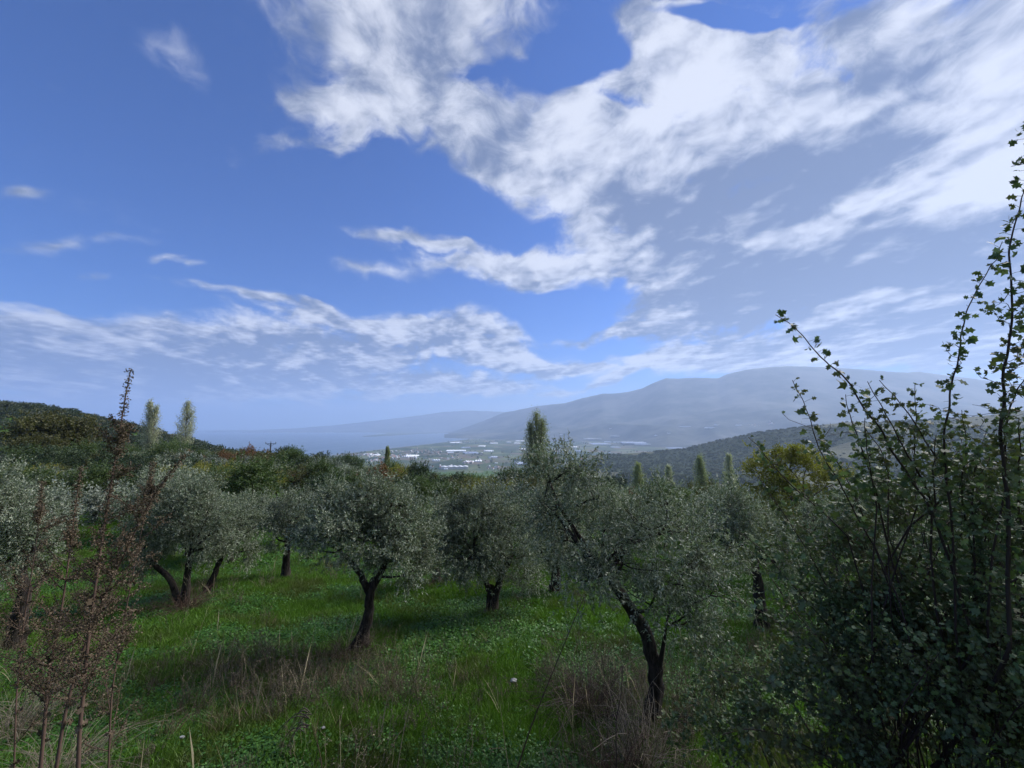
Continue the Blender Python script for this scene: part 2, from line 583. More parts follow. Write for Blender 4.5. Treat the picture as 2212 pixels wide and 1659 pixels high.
# ------------------------------------------------------------------ the spur on the right
spur_px = [(1090, 1046), (1170, 1024), (1215, 1008), (1240, 997), (1262, 988), (1280, 982), (1316, 981), (1384, 976), (1473, 969), (1548, 951), (1591, 943), (1637, 933), (1703, 925), (1760, 918),
           (1830, 911), (1928, 910), (2026, 905), (2124, 897), (2211, 886), (2500, 850), (3000, 800)]
sx_ = np.array([p[0] for p in spur_px], float); sy_ = np.array([p[1] for p in spur_px], float)


def spur_point(u, s):
    yy = np.interp(u, sx_, sy_) + 1.2
    D = np.interp(u, [1090, 1300, 1700, 2212, 3000], [1650, 1750, 1600, 1300, 1000])
    kx = ((u - 1106) / 864.0) / (CT - ((829.5 - yy) / 864.0) * ST)
    top = np.vectorize(rat)(yy) * D
    if s <= 1:
        Y = 420 + (D - 420) * s
        low = -150.0
        Z = low + (top - low) * s ** 1.7
        amp = 46 * math.sin(math.pi * min(s, .999)) ** .7
    else:
        Y = D + 900 * (s - 1); Z = top - (top + 250) * (s - 1) ** 1.3; amp = 10 * (s - 1)
    X = kx * Y
    Z = Z + amp * (fbm(X / 330 + 4, Y / 420 + 9, 5) * 2.0 - .15)
    return np.stack([X, Y, Z], -1)


def mat_spur():
    m, gg, out = new_mat('wooded_hillside')
    P = pos(gg)
    n = gg.noise(P, 0.006, 6, 0.6)
    f = gg.noise(P, 0.09, 5, 0.7)
    clear = gg.ramp(gg.math('ADD', attr(gg, 'clearing'), gg.math('MULTIPLY', gg.math('SUBTRACT', f, 0.5), 0.5)), 0.45, 0.60)
    c = gg.mix(gg.ramp(f, 0.35, 0.65), (0.022, 0.036, 0.014), (0.045, 0.062, 0.026))
    c = gg.mix(gg.math('MULTIPLY', clear, 0.85), c, (0.135, 0.135, 0.080))
    principled(gg, out, c, 0.95, 0.1, bump(gg, f, 0.8, 6.0))
    return m


M_SPUR = mat_spur()
us = np.linspace(1090, 3000, 380)
SP = np.array([spur_point(us, s) for s in np.concatenate([np.linspace(0, 1, 60), np.linspace(1.08, 2, 10)])])
def clearing(x, y):
    return sstep(.03, .13, fbm(x / 210 + 40, y / 300 + 11, 4))


spm = grid_mesh('hillside', SP, [M_SPUR])
ca = spm.attributes.new('clearing', 'FLOAT', 'POINT')
ca.data.foreach_set('value', clearing(SP[..., 0], SP[..., 1]).ravel().astype(np.float32))
obj('hillside', spm, kind='structure', label='wooded spur with pale clearings across the valley')

# ------------------------------------------------------------------ haze
HAZE_D = 0.000095
hm, hg, hout = new_mat('haze_air')
pv = hg.n.new('ShaderNodeVolumePrincipled')
pv.inputs['Color'].default_value = (0.57, 0.73, 1.0, 1)
pv.inputs['Density'].default_value = HAZE_D
pv.inputs['Anisotropy'].default_value = 0.25
hg.l.new(pv.outputs[0], hout.inputs['Volume'])
bm = bmesh.new(); bmesh.ops.create_cube(bm, size=1.0)
me = bpy.data.meshes.new('haze'); bm.to_mesh(me); bm.free(); me.materials.append(hm)
HZ0, HZ1 = -300.0, 1420.0
hz = obj('haze', me, kind='stuff', label='blue haze lying over the gulf and valley')
hz.location = (0, 0, (HZ0 + HZ1) / 2); hz.scale = (64000, 64000, HZ1 - HZ0)
hz.display_type = 'WIRE'

# ------------------------------------------------------------------ foliage materials
def mat_leaf(name, top, under, dark=0.55, trans=0.25, rough=0.5, spec=0.35, patch=None, patch_scale=1.5):
    """top and underside colours differ as on the plant; 'tint' varies from leaf to leaf"""
    m, gg, out = new_mat(name)
    t_ = attr(gg, 'tint')
    geo = gg.n.new('ShaderNodeNewGeometry')
    oi = gg.n.new('ShaderNodeObjectInfo')
    c = gg.mix(geo.outputs['Backfacing'], top, under)
    lo = gg.mix(1.0, c, (dark, dark, dark * .9), 'MULTIPLY')
    hi = gg.mix(1.0, c, (1.6, 1.56, 1.45), 'MULTIPLY')
    c = gg.mix(t_, lo, hi)
    if patch is not None:
        c = gg.mix(gg.ramp(gg.noise(geo.outputs['Position'], patch_scale, 3, 0.6), 0.45, 0.68), c, patch)
    c = gg.mix(gg.math('MULTIPLY', oi.outputs['Random'], 0.35), c, gg.mix(1.0, c, (0.66, 0.72, 0.66), 'MULTIPLY'))
    p = gg.n.new('ShaderNodeBsdfPrincipled')
    gg.l.new(c, p.inputs['Base Color']); p.inputs['Roughness'].default_value = rough
    p.inputs['Specular IOR Level'].default_value = spec
    tr = gg.n.new('ShaderNodeBsdfTranslucent')
    gg.l.new(gg.mix(1.0, c, (1.15, 1.35, 0.75), 'MULTIPLY'), tr.inputs[0])
    ms = gg.n.new('ShaderNodeMixShader'); ms.inputs[0].default_value = trans
    gg.l.new(p.outputs[0], ms.inputs[1]); gg.l.new(tr.outputs[0], ms.inputs[2])
    gg.l.new(ms.outputs[0], out.inputs[0])
    return m


def mat_bark(name, a, b, scale=14.0):
    m, gg, out = new_mat(name)
    tcn = gg.n.new('ShaderNodeTexCoord').outputs['Object']
    st = gg.vmath('MULTIPLY', tcn, (1.0, 1.0, 0.28))
    n = gg.noise(st, scale, 6, 0.68, 0.8)
    n2 = gg.noise(tcn, 3.0, 3, 0.6)
    c = gg.mix(gg.ramp(n, 0.36, 0.66), a, b)
    c = gg.mix(gg.ramp(n2, 0.55, 0.7, 0, .5), c, (0.060, 0.065, 0.040))
    principled(gg, out, c, 0.9, 0.15, bump(gg, n, 0.9, 0.03))
    return m


L_OLIVE = mat_leaf('olive_leaf', (0.108, 0.140, 0.080), (0.275, 0.30, 0.235), rough=0.5, spec=0.35, trans=0.15)
L_OLIVE2 = mat_leaf('olive_leaf_grey', (0.095, 0.118, 0.080), (0.24, 0.265, 0.23), rough=0.45, spec=0.45, trans=0.12)
L_DARK = mat_leaf('evergreen_leaf', (0.028, 0.050, 0.018), (0.050, 0.075, 0.034), trans=0.12)
L_GREEN = mat_leaf('broadleaf_green', (0.055, 0.090, 0.022), (0.085, 0.12, 0.042))
L_YELLOW = mat_leaf('yellowing_leaf', (0.185, 0.175, 0.03), (0.21, 0.20, 0.05), trans=0.35)
L_RUST = mat_leaf('rust_leaf', (0.14, 0.066, 0.026), (0.15, 0.08, 0.036))
L_OCHRE = mat_leaf('autumn_leaf', (0.082, 0.082, 0.028), (0.10, 0.10, 0.04))
L_POPLAR = mat_leaf('poplar_leaf', (0.25, 0.275, 0.135), (0.32, 0.34, 0.20), trans=0.3)
L_POPLAR2 = mat_leaf('poplar_leaf_pale', (0.38, 0.385, 0.29), (0.44, 0.44, 0.35), trans=0.3)
L_HAW = mat_leaf('hawthorn_leaf', (0.076, 0.112, 0.044), (0.125, 0.165, 0.085), rough=0.55, spec=0.25, trans=0.14, patch=(0.115, 0.115, 0.045), patch_scale=2.2)
L_DEAD = mat_leaf('dead_leaf', (0.105, 0.078, 0.054), (0.13, 0.10, 0.074), trans=0.1, rough=0.8, spec=0.1)
B_OLIVE = mat_bark('olive_bark', (0.012, 0.010, 0.008), (0.062, 0.050, 0.040))
B_PALE = mat_bark('grey_bark', (0.07, 0.062, 0.05), (0.16, 0.145, 0.12))
B_TWIG = mat_plain('twig_bark', (0.085, 0.066, 0.055), 0.8, 0.15)
B_HAW = mat_plain('hawthorn_bark', (0.048, 0.030, 0.026), 0.7, 0.2)
B_STALK = mat_plain('dry_stalk', (0.095, 0.062, 0.046), 0.85, 0.1, scale=9)
B_STRAW = mat_plain('straw', (0.28, 0.235, 0.17), 0.85, 0.1, scale=9)
M_OLIVEFRUIT = mat_plain('ripe_olive', (0.012, 0.008, 0.012), 0.35, 0.5)


# ------------------------------------------------------------------ geometry collectors
def unit(v):
    return v / np.maximum(np.linalg.norm(v, axis=-1, keepdims=True), 1e-9)


class Tubes:
    def __init__(self):
        self.V, self.F, self.n = [], [], 0

    def add(self, pts, rad, k=6, rough=0.0, rng=None):
        pts = np.asarray(pts, float); rad = np.asarray(rad, float)
        t_ = unit(np.gradient(pts, axis=0))
        ref = np.array([0.31, 0.17, 0.93]) if abs(t_[0][2]) < .8 else np.array([0.95, 0.2, 0.1])
        u = unit(np.cross(t_, ref)); w = np.cross(t_, u)
        a = np.linspace(0, 2 * np.pi, k + 1)[:-1]
        ring = u[:, None] * np.cos(a)[None, :, None] + w[:, None] * np.sin(a)[None, :, None]
        R = rad[:, None] * np.ones(k)
        if rough:
            lob = 1 + rough * (fbm(a[None, :] * 1.3 + pts[:, :1] * 3, pts[:, 2:3] * 2.2 + 4, 3) * 2.2 + .35 * np.sin(3 * a[None, :] + pts[:, 2:3] * 3))
            R = R * lob
        P = pts[:, None] + ring * R[..., None]
        m = len(pts)
        i = np.arange(m * k).reshape(m, k) + self.n
        j = np.roll(i, -1, 1)
        self.F.append(np.stack([i[:-1], j[:-1], j[1:], i[1:]], -1).reshape(-1, 4))
        self.V.append(P.reshape(-1, 3)); self.n += m * k

    def batch(self, S, E, r0, r1):
        """many straight three-sided twigs"""
        S = np.asarray(S, float); E = np.asarray(E, float)
        t_ = unit(E - S)
        ref = np.where(np.abs(t_[:, 2:3]) < .8, np.array([[0.1, 0.2, 1.0]]), np.array([[1.0, 0.1, 0.2]]))
        u = unit(np.cross(t_, ref)); w = np.cross(t_, u)
        r0 = np.broadcast_to(np.asarray(r0, float), (len(S),)); r1 = np.broadcast_to(np.asarray(r1, float), (len(S),))
        P = []
        for C_, r in ((S, r0), (E, r1)):
            for a in (0, 2.094, 4.189):
                P.append(C_ + (u * math.cos(a) + w * math.sin(a)) * r[:, None])
        P = np.stack(P, 1)
        i = (np.arange(len(S)) * 6)[:, None] + self.n
        F = np.concatenate([i + np.array([[0, 1, 4, 3]]), i + np.array([[1, 2, 5, 4]]), i + np.array([[2, 0, 3, 5]])])
        self.V.append(P.reshape(-1, 3)); self.F.append(F); self.n += len(S) * 6

    def mesh(self, name, mat, smooth=True):
        return mesh(name, np.concatenate(self.V), [np.concatenate(self.F)], [mat], smooth=smooth)


HAW_SHAPE = np.array([(0, 0), (.22, .10), (.34, .40), (.50, .17), (.68, .36), (.80, .13), (1.0, 0), (.80, -.13), (.68, -.36), (.50, -.17), (.34, -.40), (.22, -.10)], float)


HAW_SIMPLE = np.array([(0, 0), (.32, .34), (.52, .18), (.72, .34), (1.0, 0), (.72, -.34), (.52, -.18), (.32, -.34)], float)


def leaf_polys(C_, D_, ln, wd, rng, shape=HAW_SHAPE, curl=0.35, N_=None):
    n, k = len(C_), len(shape)
    D_ = unit(D_)
    r = unit(rng.normal(size=(n, 3))) if N_ is None else N_
    S_ = unit(np.cross(D_, r)); Nn = np.cross(S_, D_)
    ln = np.broadcast_to(ln, (n,))[:, None, None] * rng.uniform(.65, 1.25, (n, 1, 1))
    a = shape[None, :, 0:1]; b = shape[None, :, 1:2]
    cu = rng.uniform(-.1, 1, (n, 1, 1)) * curl
    P = C_[:, None] + D_[:, None] * a * ln * (1 - .25 * cu * a) + S_[:, None] * b * ln * wd + Nn[:, None] * ln * (cu * (a * (1 - a) * 1.6 - a * a * .5) - 1.2 * cu * b * b)
    i = (np.arange(n) * k)[:, None]
    return P.reshape(-1, 3), i + np.arange(k)[None]


def leaf_quads(C_, D_, ln, wd, rng, curl=0.15):
    """one bent rhombic leaf (two triangles a side) from base points C_, directions D_"""
    n = len(C_)
    D_ = unit(D_)
    r = unit(rng.normal(size=(n, 3)))
    S_ = unit(np.cross(D_, r)); Nn = np.cross(S_, D_)
    ln = np.broadcast_to(ln, (n,))[:, None] * rng.uniform(.7, 1.25, (n, 1)); wd = np.broadcast_to(wd, (n,))[:, None] * rng.uniform(.8, 1.2, (n, 1))
    mid = C_ + D_ * ln * .5 + Nn * ln * curl * .3
    P = np.stack([C_, mid + S_ * wd * .5, C_ + D_ * ln, mid - S_ * wd * .5], 1)
    i = (np.arange(n) * 4)[:, None]
    return P.reshape(-1, 3), i + np.array([[0, 1, 2, 3]])


def ell_points(rng, n, c, r, shell=0.5):
    v = unit(rng.normal(size=(n, 3)))
    q = rng.uniform(shell ** 3, 1, n) ** (1 / 3.)
    return np.asarray(c) + v * q[:, None] * np.asarray(r), v


def crown(rng, lobes, dens, shoot=0.26, per=16, leaf=(0.055, 0.013), up=0.55, clump=0.30, shoots_per=26, spread=0.75):
    """lobes: (centre, radii). Returns shoot starts and ends, leaf verts and faces, tint, clump centres"""
    SS, SE, CC, TT = [], [], [], []
    for c, r in lobes:
        r = np.asarray(r, float)
        vol = 4.19 * r[0] * r[1] * r[2]
        nc = max(3, int(dens * vol / (clump ** 3 * 4.19) * 1.5 + 1))
        cc, v = ell_points(rng, nc, c, r * .92, 0.42)
        low = (v[:, 2] < -.55) & (rng.rand(nc) < .45)
        cc, v = cc[~low], v[~low]
        # stray sprigs standing off the crown, most of them on top
        ns = max(2, int(nc * .16)); vs_ = unit(rng.normal(size=(ns, 3)) + np.array([0, 0, .35]))
        cc = np.concatenate([cc, np.asarray(c) + vs_ * r * rng.uniform(.95, 1.25, (ns, 1))]); v = np.concatenate([v, vs_])
        stray = np.arange(len(cc)) >= len(cc) - ns
        holes = np.asarray(c) + unit(rng.normal(size=(4, 3))) * r * .8
        near_hole = np.min(np.linalg.norm((cc[:, None] - holes[None]) / r, axis=2), axis=1) < .36
        cc, v, stray = cc[~near_hole], v[~near_hole], stray[~near_hole]
        cc = cc + rng.normal(size=cc.shape) * clump * .3
        size = rng.uniform(.65, 1.35, len(cc))
        shade = rng.uniform(0, 1, len(cc))
        k = (rng.poisson(shoots_per, len(cc)) * np.where(stray, .35, rng.uniform(.55, 1.35, len(cc)))).astype(int) + 3
        idx = np.repeat(np.arange(len(cc)), k)
        off = rng.normal(size=(len(idx), 3)) * clump * .42 * size[idx][:, None]
        s = cc[idx] + off
        d = unit(unit(off) * .55 + v[idx] * .65 + np.array([0, 0, up]) * (np.clip(v[idx][:, 2:3] * 1.3 + .25, -.9, 1.0) if up < 1 else 1.0) + rng.normal(size=s.shape) * spread * .5)
        e = s + d * (shoot * rng.uniform(.55, 1.35, len(s)))[:, None]
        SS.append(s); SE.append(e); CC.append(cc); TT.append(shade[idx])
    S, E, T = np.concatenate(SS), np.concatenate(SE), np.concatenate(TT)
    n = len(S)
    f = rng.uniform(0.05, 1.0, (n, per))
    base = S[:, None] + (E - S)[:, None] * f[..., None]
    dd = unit(E - S)[:, None] * .75 + rng.normal(size=(n, per, 3)) * .62
    V, F = leaf_quads(base.reshape(-1, 3), dd.reshape(-1, 3), leaf[0], leaf[1], rng)
    tint = np.clip(np.repeat(T, per) * .45 + rng.uniform(0, .6, n * per), 0, 1)
    return S, E, V, F, tint, np.concatenate(CC)


def curve(p0, p1, rng, bend=0.15, n=7, sag=0.0):
    p0, p1 = np.asarray(p0, float), np.asarray(p1, float)
    L_ = np.linalg.norm(p1 - p0)
    t_ = np.linspace(0, 1, n)[:, None]
    b1 = rng.normal(size=3) * L_ * bend; b2 = rng.normal(size=3) * L_ * bend * .5
    return p0 + (p1 - p0) * t_ + np.sin(t_ * np.pi) * b1 + np.sin(t_ * 2 * np.pi) * b2 + np.array([0, 0, sag * L_]) * np.sin(t_ * np.pi)


def build_tree(name, rng, base, trunks, lobes, label, cat='tree', group=None, leafmat=None, bark=None, dens=1.0, shoot=0.26, per=15,
               leaf=(0.068, 0.0195), up=0.55, clump=0.27, shoots_per=26, trunk_k=12, rough=0.20, twigs=True, limb_r=0.036, fruit=0, rz=0.0,
               twig_r=0.003, branch_share=1.0):
    """trunks: list of (points, radii) in coordinates relative to base; lobes likewise"""
    root = empty(name, base, label, cat, group, rz)
    S, E, V, F, tint, cl = crown(rng, lobes, dens, shoot, per, leaf, up, clump, shoots_per)
    tb = Tubes()
    ends = []
    for pts, rad in trunks:
        pts = np.asarray(pts, float)
        m = max(8, 4 * len(pts))
        q = np.linspace(0, len(pts) - 1, m); ii = np.arange(len(pts))
        P = np.stack([np.interp(q, ii, pts[:, c]) for c in range(3)], -1)
        for _ in range(2):
            P[1:-1] = (P[:-2] + 2 * P[1:-1] + P[2:]) / 4
        P[1:-1] += rng.normal(size=(m - 2, 3)) * np.interp(q, ii, rad)[1:-1, None] * .13
        tb.add(P, np.interp(q, ii, rad), trunk_k, rough)
        ends.append((P[-1], rad[-1])); ends.append((P[int(m * .7)], np.interp(q, ii, rad)[int(m * .7)]))
    nodes = [e[0] for e in ends]
    lim = []
    for c, r in lobes:
        c = np.asarray(c, float)
        dists = [np.linalg.norm(c - q) + (2.0 if q[2] > c[2] + .3 else 0) for q in nodes]
        k = int(np.argmin(dists))
        tgt = c + np.array([0, 0, -.15]) * r[2]
        P = curve(nodes[k], tgt, rng, .10, 9)
        r0 = min(ends[k][1] * .8, limb_r * (1 + .3 * np.linalg.norm(tgt - nodes[k])))
        tb.add(P, np.linspace(r0, limb_r * .30, 9), max(5, trunk_k - 4), rough * .6)
        lim.append(P)
    LP = np.concatenate(lim)
    bS = cl
    pick = rng.rand(len(bS)) < branch_share
    for c in bS[pick]:
        dd = np.linalg.norm(LP - c, axis=1) + np.where(LP[:, 2] > c[2], .4, 0)
        k = int(np.argmin(dd))
        tb.add(curve(LP[k], c, rng, .10, 5), np.linspace(limb_r * .30, limb_r * .10, 5), 4)
    if twigs:
        tb.batch((S - (E - S) * .3)[::2], E[::2], twig_r, twig_r * .35)
    obj('trunk', tb.mesh(name + '_trunk', bark or B_OLIVE), root)
    cr = obj('crown', mesh(name + '_crown', V, [F], [leafmat or L_OLIVE], tint=tint), root)
    if fruit:
        k = rng.choice(len(S), fruit); C_ = S[k] + (E - S)[k] * rng.uniform(.1, .8, (fruit, 1)) + rng.normal(size=(fruit, 3)) * .012
        o6 = np.array([[1, 0, 0], [-1, 0, 0], [0, 1, 0], [0, -1, 0], [0, 0, 1.35], [0, 0, -1.35]]) * .0085
        t8 = np.array([[0, 2, 4], [2, 1, 4], [1, 3, 4], [3, 0, 4], [2, 0, 5], [1, 2, 5], [3, 1, 5], [0, 3, 5]])
        fo = obj('ripe_olives', mesh(name + '_fruit', (C_[:, None] + o6).reshape(-1, 3), [(t8[None] + (np.arange(fruit) * 6)[:, None, None]).reshape(-1, 3)], [M_OLIVEFRUIT]), root)
        fo['kind'] = 'stuff'
    return root


def gz(x, y):
    return float(height(x, y))


def ground_at(px, D):
    """foot of something standing at survey column px and distance D"""
    a = (px - 1106) / 864.0
    # the column's x depends weakly on height; iterate
    z = -0.3 * D
    for _ in range(6):
        k = z / D
        b = (k * CT - ST) / (CT + k * ST)
        x = a / (CT - b * ST) * D
        z = gz(x, D)
    return np.array([x, D, z])


def W(px, py, D, base):
    return at(px, py, D) - base


# ------------------------------------------------------------------ the nearest olives, each after its own outline
R = np.random.RandomState


NEAR = []


def near_olive(seed, trunk, lobes, label, D, trunk2=(), r0=0.13, thin=.8, **kw):
    """trunk: survey points from the ground up; lobes: (px, py, rx, ry, depth offset) in survey pixels"""
    rng = R(seed)
    b = ground_at(trunk[0][0], D)
    sc = D / 864.0
    trs = []
    for tr, rr in ((trunk, r0),) + tuple((t2, r0 * thin) for t2 in trunk2):
        pts = [W(p[0], p[1], D + (p[2] if len(p) > 2 else 0), b) for p in tr]
        grounded = tr[0][1] > trunk[0][1] - 12
        if grounded:
            pts[0][2] = gz(b[0] + pts[0][0], b[1] + pts[0][1]) - b[2] - .12
            pts.insert(1, pts[0] * .9 + pts[1] * .1)
        n = len(pts)
        rad = np.linspace(rr * 1.05, rr * .62, n)
        if grounded:
            rad[0] = rr * 1.7; rad[1] = rr * 1.25
        else:
            rad = np.linspace(rr * .72, rr * .28, n)
        trs.append((np.array(pts), rad))
    lb = []
    for l in lobes:
        off = l[4] if len(l) > 4 else 0.0
        c = W(l[0], l[1] + 8, D + off, b)
        s2 = (D + off) / 864.0
        lb.append((c, (l[2] * s2 * .92, max(l[2], l[3]) * s2 * .78, l[3] * s2 * .92)))
    build_tree('olive_tree', rng, b, trs, lb, label, 'olive tree', 'olive trees in the near grove', **kw)
    NEAR.append((b[0], b[1]))


near_olive(11, [(772, 1390), (795, 1330), (800, 1270)], [
    (745, 1110, 75, 62, .3), (830, 1085, 85, 48), (790, 1150, 105, 70, -.5), (870, 1130, 72, 72, .3), (705, 1130, 42, 40, -.3), (862, 1195, 50, 44, -.2), (900, 1215, 40, 30, .1),
    (715, 1085, 40, 26, .1), (790, 1062, 34, 22, 0), (870, 1062, 30, 18, .2), (645, 1150, 30, 26, .3), (680, 1175, 34, 30, .2), (925, 1170, 34, 34, .2)],
    'olive tree with a rounded silver crown on a curved single trunk in open grass', 9.6, r0=.15,
    trunk2=(((800, 1285), (770, 1225), (735, 1190)), ((802, 1275), (835, 1215), (845, 1170))), dens=1.2, fruit=160)
near_olive(23, [(1405, 1545), (1418, 1480), (1408, 1400), (1375, 1330), (1330, 1265), (1310, 1235)], [
    (1300, 1130, 76, 76, .2), (1385, 1122, 60, 44), (1290, 1066, 32, 30), (1345, 1200, 96, 66, -.4), (1450, 1130, 80, 58, .3), (1535, 1165, 64, 72, .3),
    (1225, 1150, 66, 60, .5), (1232, 1120, 46, 40, .1), (1205, 1085, 40, 34, 0), (1470, 1215, 84, 66, -.3), (1540, 1260, 48, 52), (1405, 1290, 64, 56, -.5), (1270, 1240, 56, 48, -.2), (1500, 1330, 62, 44, -.2), (1440, 1086, 36, 20, .4),
    (1175, 1062, 46, 36, .2), (1178, 1006, 24, 26, .1), (1215, 1012, 26, 20, .1), (1185, 1112, 45, 40, .4), (1236, 1002, 10, 12, .1)],
    'nearest olive tree, its leaning crooked trunk rising from dry brambles', 6.7, r0=.125,
    trunk2=(((1310, 1245), (1255, 1165, .45), (1206, 1090, .4), (1186, 1040, .2)), ((1418, 1480), (1428, 1420, -.1), (1440, 1350, -.1))),
    dens=1.12, thin=.55, fruit=420, leaf=(0.060, 0.0165))
near_olive(31, [(1062, 1302), (1060, 1265)], [
    (985, 1120, 58, 62, .4), (1040, 1100, 62, 50), (1100, 1120, 62, 50, .3), (1020, 1180, 84, 60, -.5), (1095, 1190, 74, 54, -.3), (955, 1180, 42, 54, .2), (1130, 1235, 42, 32), (975, 1080, 30, 24), (1060, 1068, 34, 22)],
    'olive tree with a forked trunk between the curved olive and the nearest olive', 12.6, r0=.15,
    trunk2=(((1062, 1300), (1080, 1250), (1105, 1205)), ((1056, 1275), (1040, 1220), (1020, 1190))), dens=.95)
near_olive(41, [(617, 1228), (621, 1190), (622, 1170)], [
    (620, 1110, 54, 42), (660, 1130, 48, 48, .3), (590, 1130, 36, 40), (640, 1085, 44, 26), (560, 1100, 30, 28, .5)],
    'small olive tree standing alone on the green slope left of the rounded olive', 17.2, r0=.15, dens=.8, per=13, leaf=(.075, .021))
near_olive(47, [(1198, 1258), (1200, 1215)], [
    (1190, 1155, 56, 52), (1235, 1170, 44, 44), (1150, 1150, 40, 40), (1200, 1120, 50, 30)],
    'olive tree with a thick short trunk in the gap beside the nearest olive', 15.0, r0=.19, dens=.9, per=13, leaf=(.075, .021))
near_olive(53, [(948, 1248), (938, 1205)], [
    (930, 1160, 44, 44), (900, 1140, 40, 40), (960, 1140, 40, 40), (925, 1105, 40, 30)],
    'shadowed olive tree right behind the rounded olive', 15.8, r0=.16, dens=.9, per=13, leaf=(.075, .021))
near_olive(59, [(402, 1290), (404, 1240), (414, 1190)], [
    (400, 1110, 64, 58), (345, 1130, 60, 56, .3), (450, 1100, 54, 56, .2), (300, 1170, 54, 48), (400, 1050, 66, 34, .4), (440, 1170, 42, 40), (340, 1200, 54, 34, -.2), (490, 1120, 34, 40, .4)],
    'olive tree with two trunks splitting at the ground behind the dead weeds', 13.0, r0=.12,
    trunk2=(((402, 1292), (370, 1255), (330, 1215), (295, 1195)),), dens=.9)
near_olive(61, [(446, 1262), (468, 1225), (490, 1190)], [
    (500, 1140, 50, 56), (530, 1175, 34, 42), (470, 1180, 40, 40), (520, 1095, 34, 30), (545, 1130, 26, 34)],
    'olive tree with one slanting trunk just right of the twin-trunked olive', 14.6, r0=.11, dens=.9, per=14)
near_olive(67, [(40, 1330), (52, 1270), (45, 1220)], [
    (30, 1100, 76, 62), (-50, 1130, 90, 90), (70, 1150, 52, 62), (20, 1190, 74, 56), (95, 1080, 36, 30, .5), (-30, 1040, 60, 36)],
    'olive tree cut off by the left edge behind pale dry grass', 9.8, r0=.15, dens=.9)
near_olive(71, [(1640, 1250), (1630, 1200)], [
    (1560, 1090, 56, 44), (1620, 1110, 52, 46, .2), (1590, 1160, 70, 50, -.3), (1660, 1165, 48, 50), (1700, 1200, 40, 40, .2), (1530, 1130, 36, 40, .3)],
    'silver olive tree behind the leaning olive, its foot lost in the hawthorn', 11.0, r0=.14, dens=.9)
near_olive(73, [(1800, 1240), (1795, 1190)], [
    (1760, 1130, 60, 46), (1830, 1120, 60, 52), (1800, 1170, 70, 50), (1890, 1140, 50, 50)],
    'olive tree seen through the hawthorn branches', 13.0, r0=.15, dens=.7, per=12, leaf=(.075, .021))

# ------------------------------------------------------------------ trees of the middle distance
def proto_round(name, seed, h, r, mat, label, cat='tree', bark=None, leaf=(.17, .055), dens=.20, group=None, n=6, stem=.12, clump=.5, per=10, sh=18, flat=.8, base_h=.55):
    rng = R(seed)
    lobes = []
    for k in range(n):
        a = rng.uniform(0, 6.28); q = r * rng.uniform(.15, .55)
        lobes.append(((q * math.cos(a), q * math.sin(a), h * rng.uniform(.52, .80)), (r * rng.uniform(.45, .65), r * rng.uniform(.45, .65), h * rng.uniform(.18, .27) * flat)))
    tr = [(np.array([(0, 0, -.3), (rng.normal() * .1, rng.normal() * .1, h * .15), (rng.normal() * .25, rng.normal() * .25, h * base_h * .7)]), np.array([stem * 1.5, stem, stem * .7]))]
    return build_tree(name, rng, (0, 0, 0), tr, lobes, label, cat, group, mat, bark, dens=dens * 3.2, shoot=.42, per=per, leaf=leaf, clump=clump, shoots_per=sh,
                      trunk_k=7, limb_r=.06, twigs=False, branch_share=.35, up=.6)


GROVE = 'trees of the grove beyond the near olives'
P_OL = [proto_round('olive_tree', 100 + k, 3.7, 2.3, L_OLIVE if k % 2 else L_OLIVE2, 'silver olive tree in the crowded grove down the slope', 'olive tree', group=GROVE, sh=20) for k in range(4)]
P_DK = [proto_round('evergreen_tree', 120 + k, 4.2, 2.1, L_DARK, 'dark green bushy tree among the silver grove', 'tree', group=GROVE, sh=20) for k in range(2)]
P_GR = [proto_round('broadleaf_tree', 130 + k, 4.6, 2.3, L_GREEN, 'mid green broadleaf tree among the silver grove', 'tree', group=GROVE) for k in range(2)]
P_OC = [proto_round('broadleaf_tree', 140, 4.4, 2.3, L_OCHRE, 'olive brown autumn tree among the silver grove', 'tree', group=GROVE)]
P_RU = [proto_round('broadleaf_tree', 150, 3.8, 2.6, L_RUST, 'rust brown autumn tree', 'tree')]
P_YE = [proto_round('broadleaf_tree', 160, 3.8, 2.2, L_YELLOW, 'yellow green autumn tree', 'tree')]
P_BIG = [proto_round('broadleaf_tree', 170, 9.0, 4.6, L_OCHRE, 'big autumn broadleaf', 'tree', n=9, leaf=(.30, .13), stem=.2, clump=.9, dens=.3)]
_first = set()
DEFAULT = {}
for _p in P_OL + P_DK + P_GR + P_OC + P_RU + P_YE + P_BIG:
    DEFAULT[_p.name] = _p['label']


def put(protos, k, loc, rz, sc, label=None, group=None):
    p = protos[k % len(protos)]
    if p.name not in _first:
        _first.add(p.name)
        p.location = tuple(float(v) for v in loc); p.rotation_euler = (0, 0, rz); p.scale = (sc,) * 3
        p['label'] = label or DEFAULT[p.name]
        if group: p['group'] = group
        elif label and 'group' in p.keys(): del p['group']
        return p
    r = dup(p, loc, rz, sc, label or DEFAULT[p.name], group)
    if label and not group and 'group' in r.keys():
        del r['group']
    return r


rg = R(5)
TAKEN = list(NEAR)


def special(protos, px, toppy, D, wpx, label, proto_h, proto_r, k=0, group=None):
    b = ground_at(px, D)
    top = rat(toppy) * D
    sc = max(.4, (top - b[2]) / proto_h)
    sw = wpx / 864 * D / (2 * proto_r)
    o = put(protos, k, (b[0], b[1], b[2] - .1), rg.uniform(0, 6.28), 1.0, label, group)
    o.scale = (sw, sw, sc)
    TAKEN.append((b[0], b[1]))
    return o


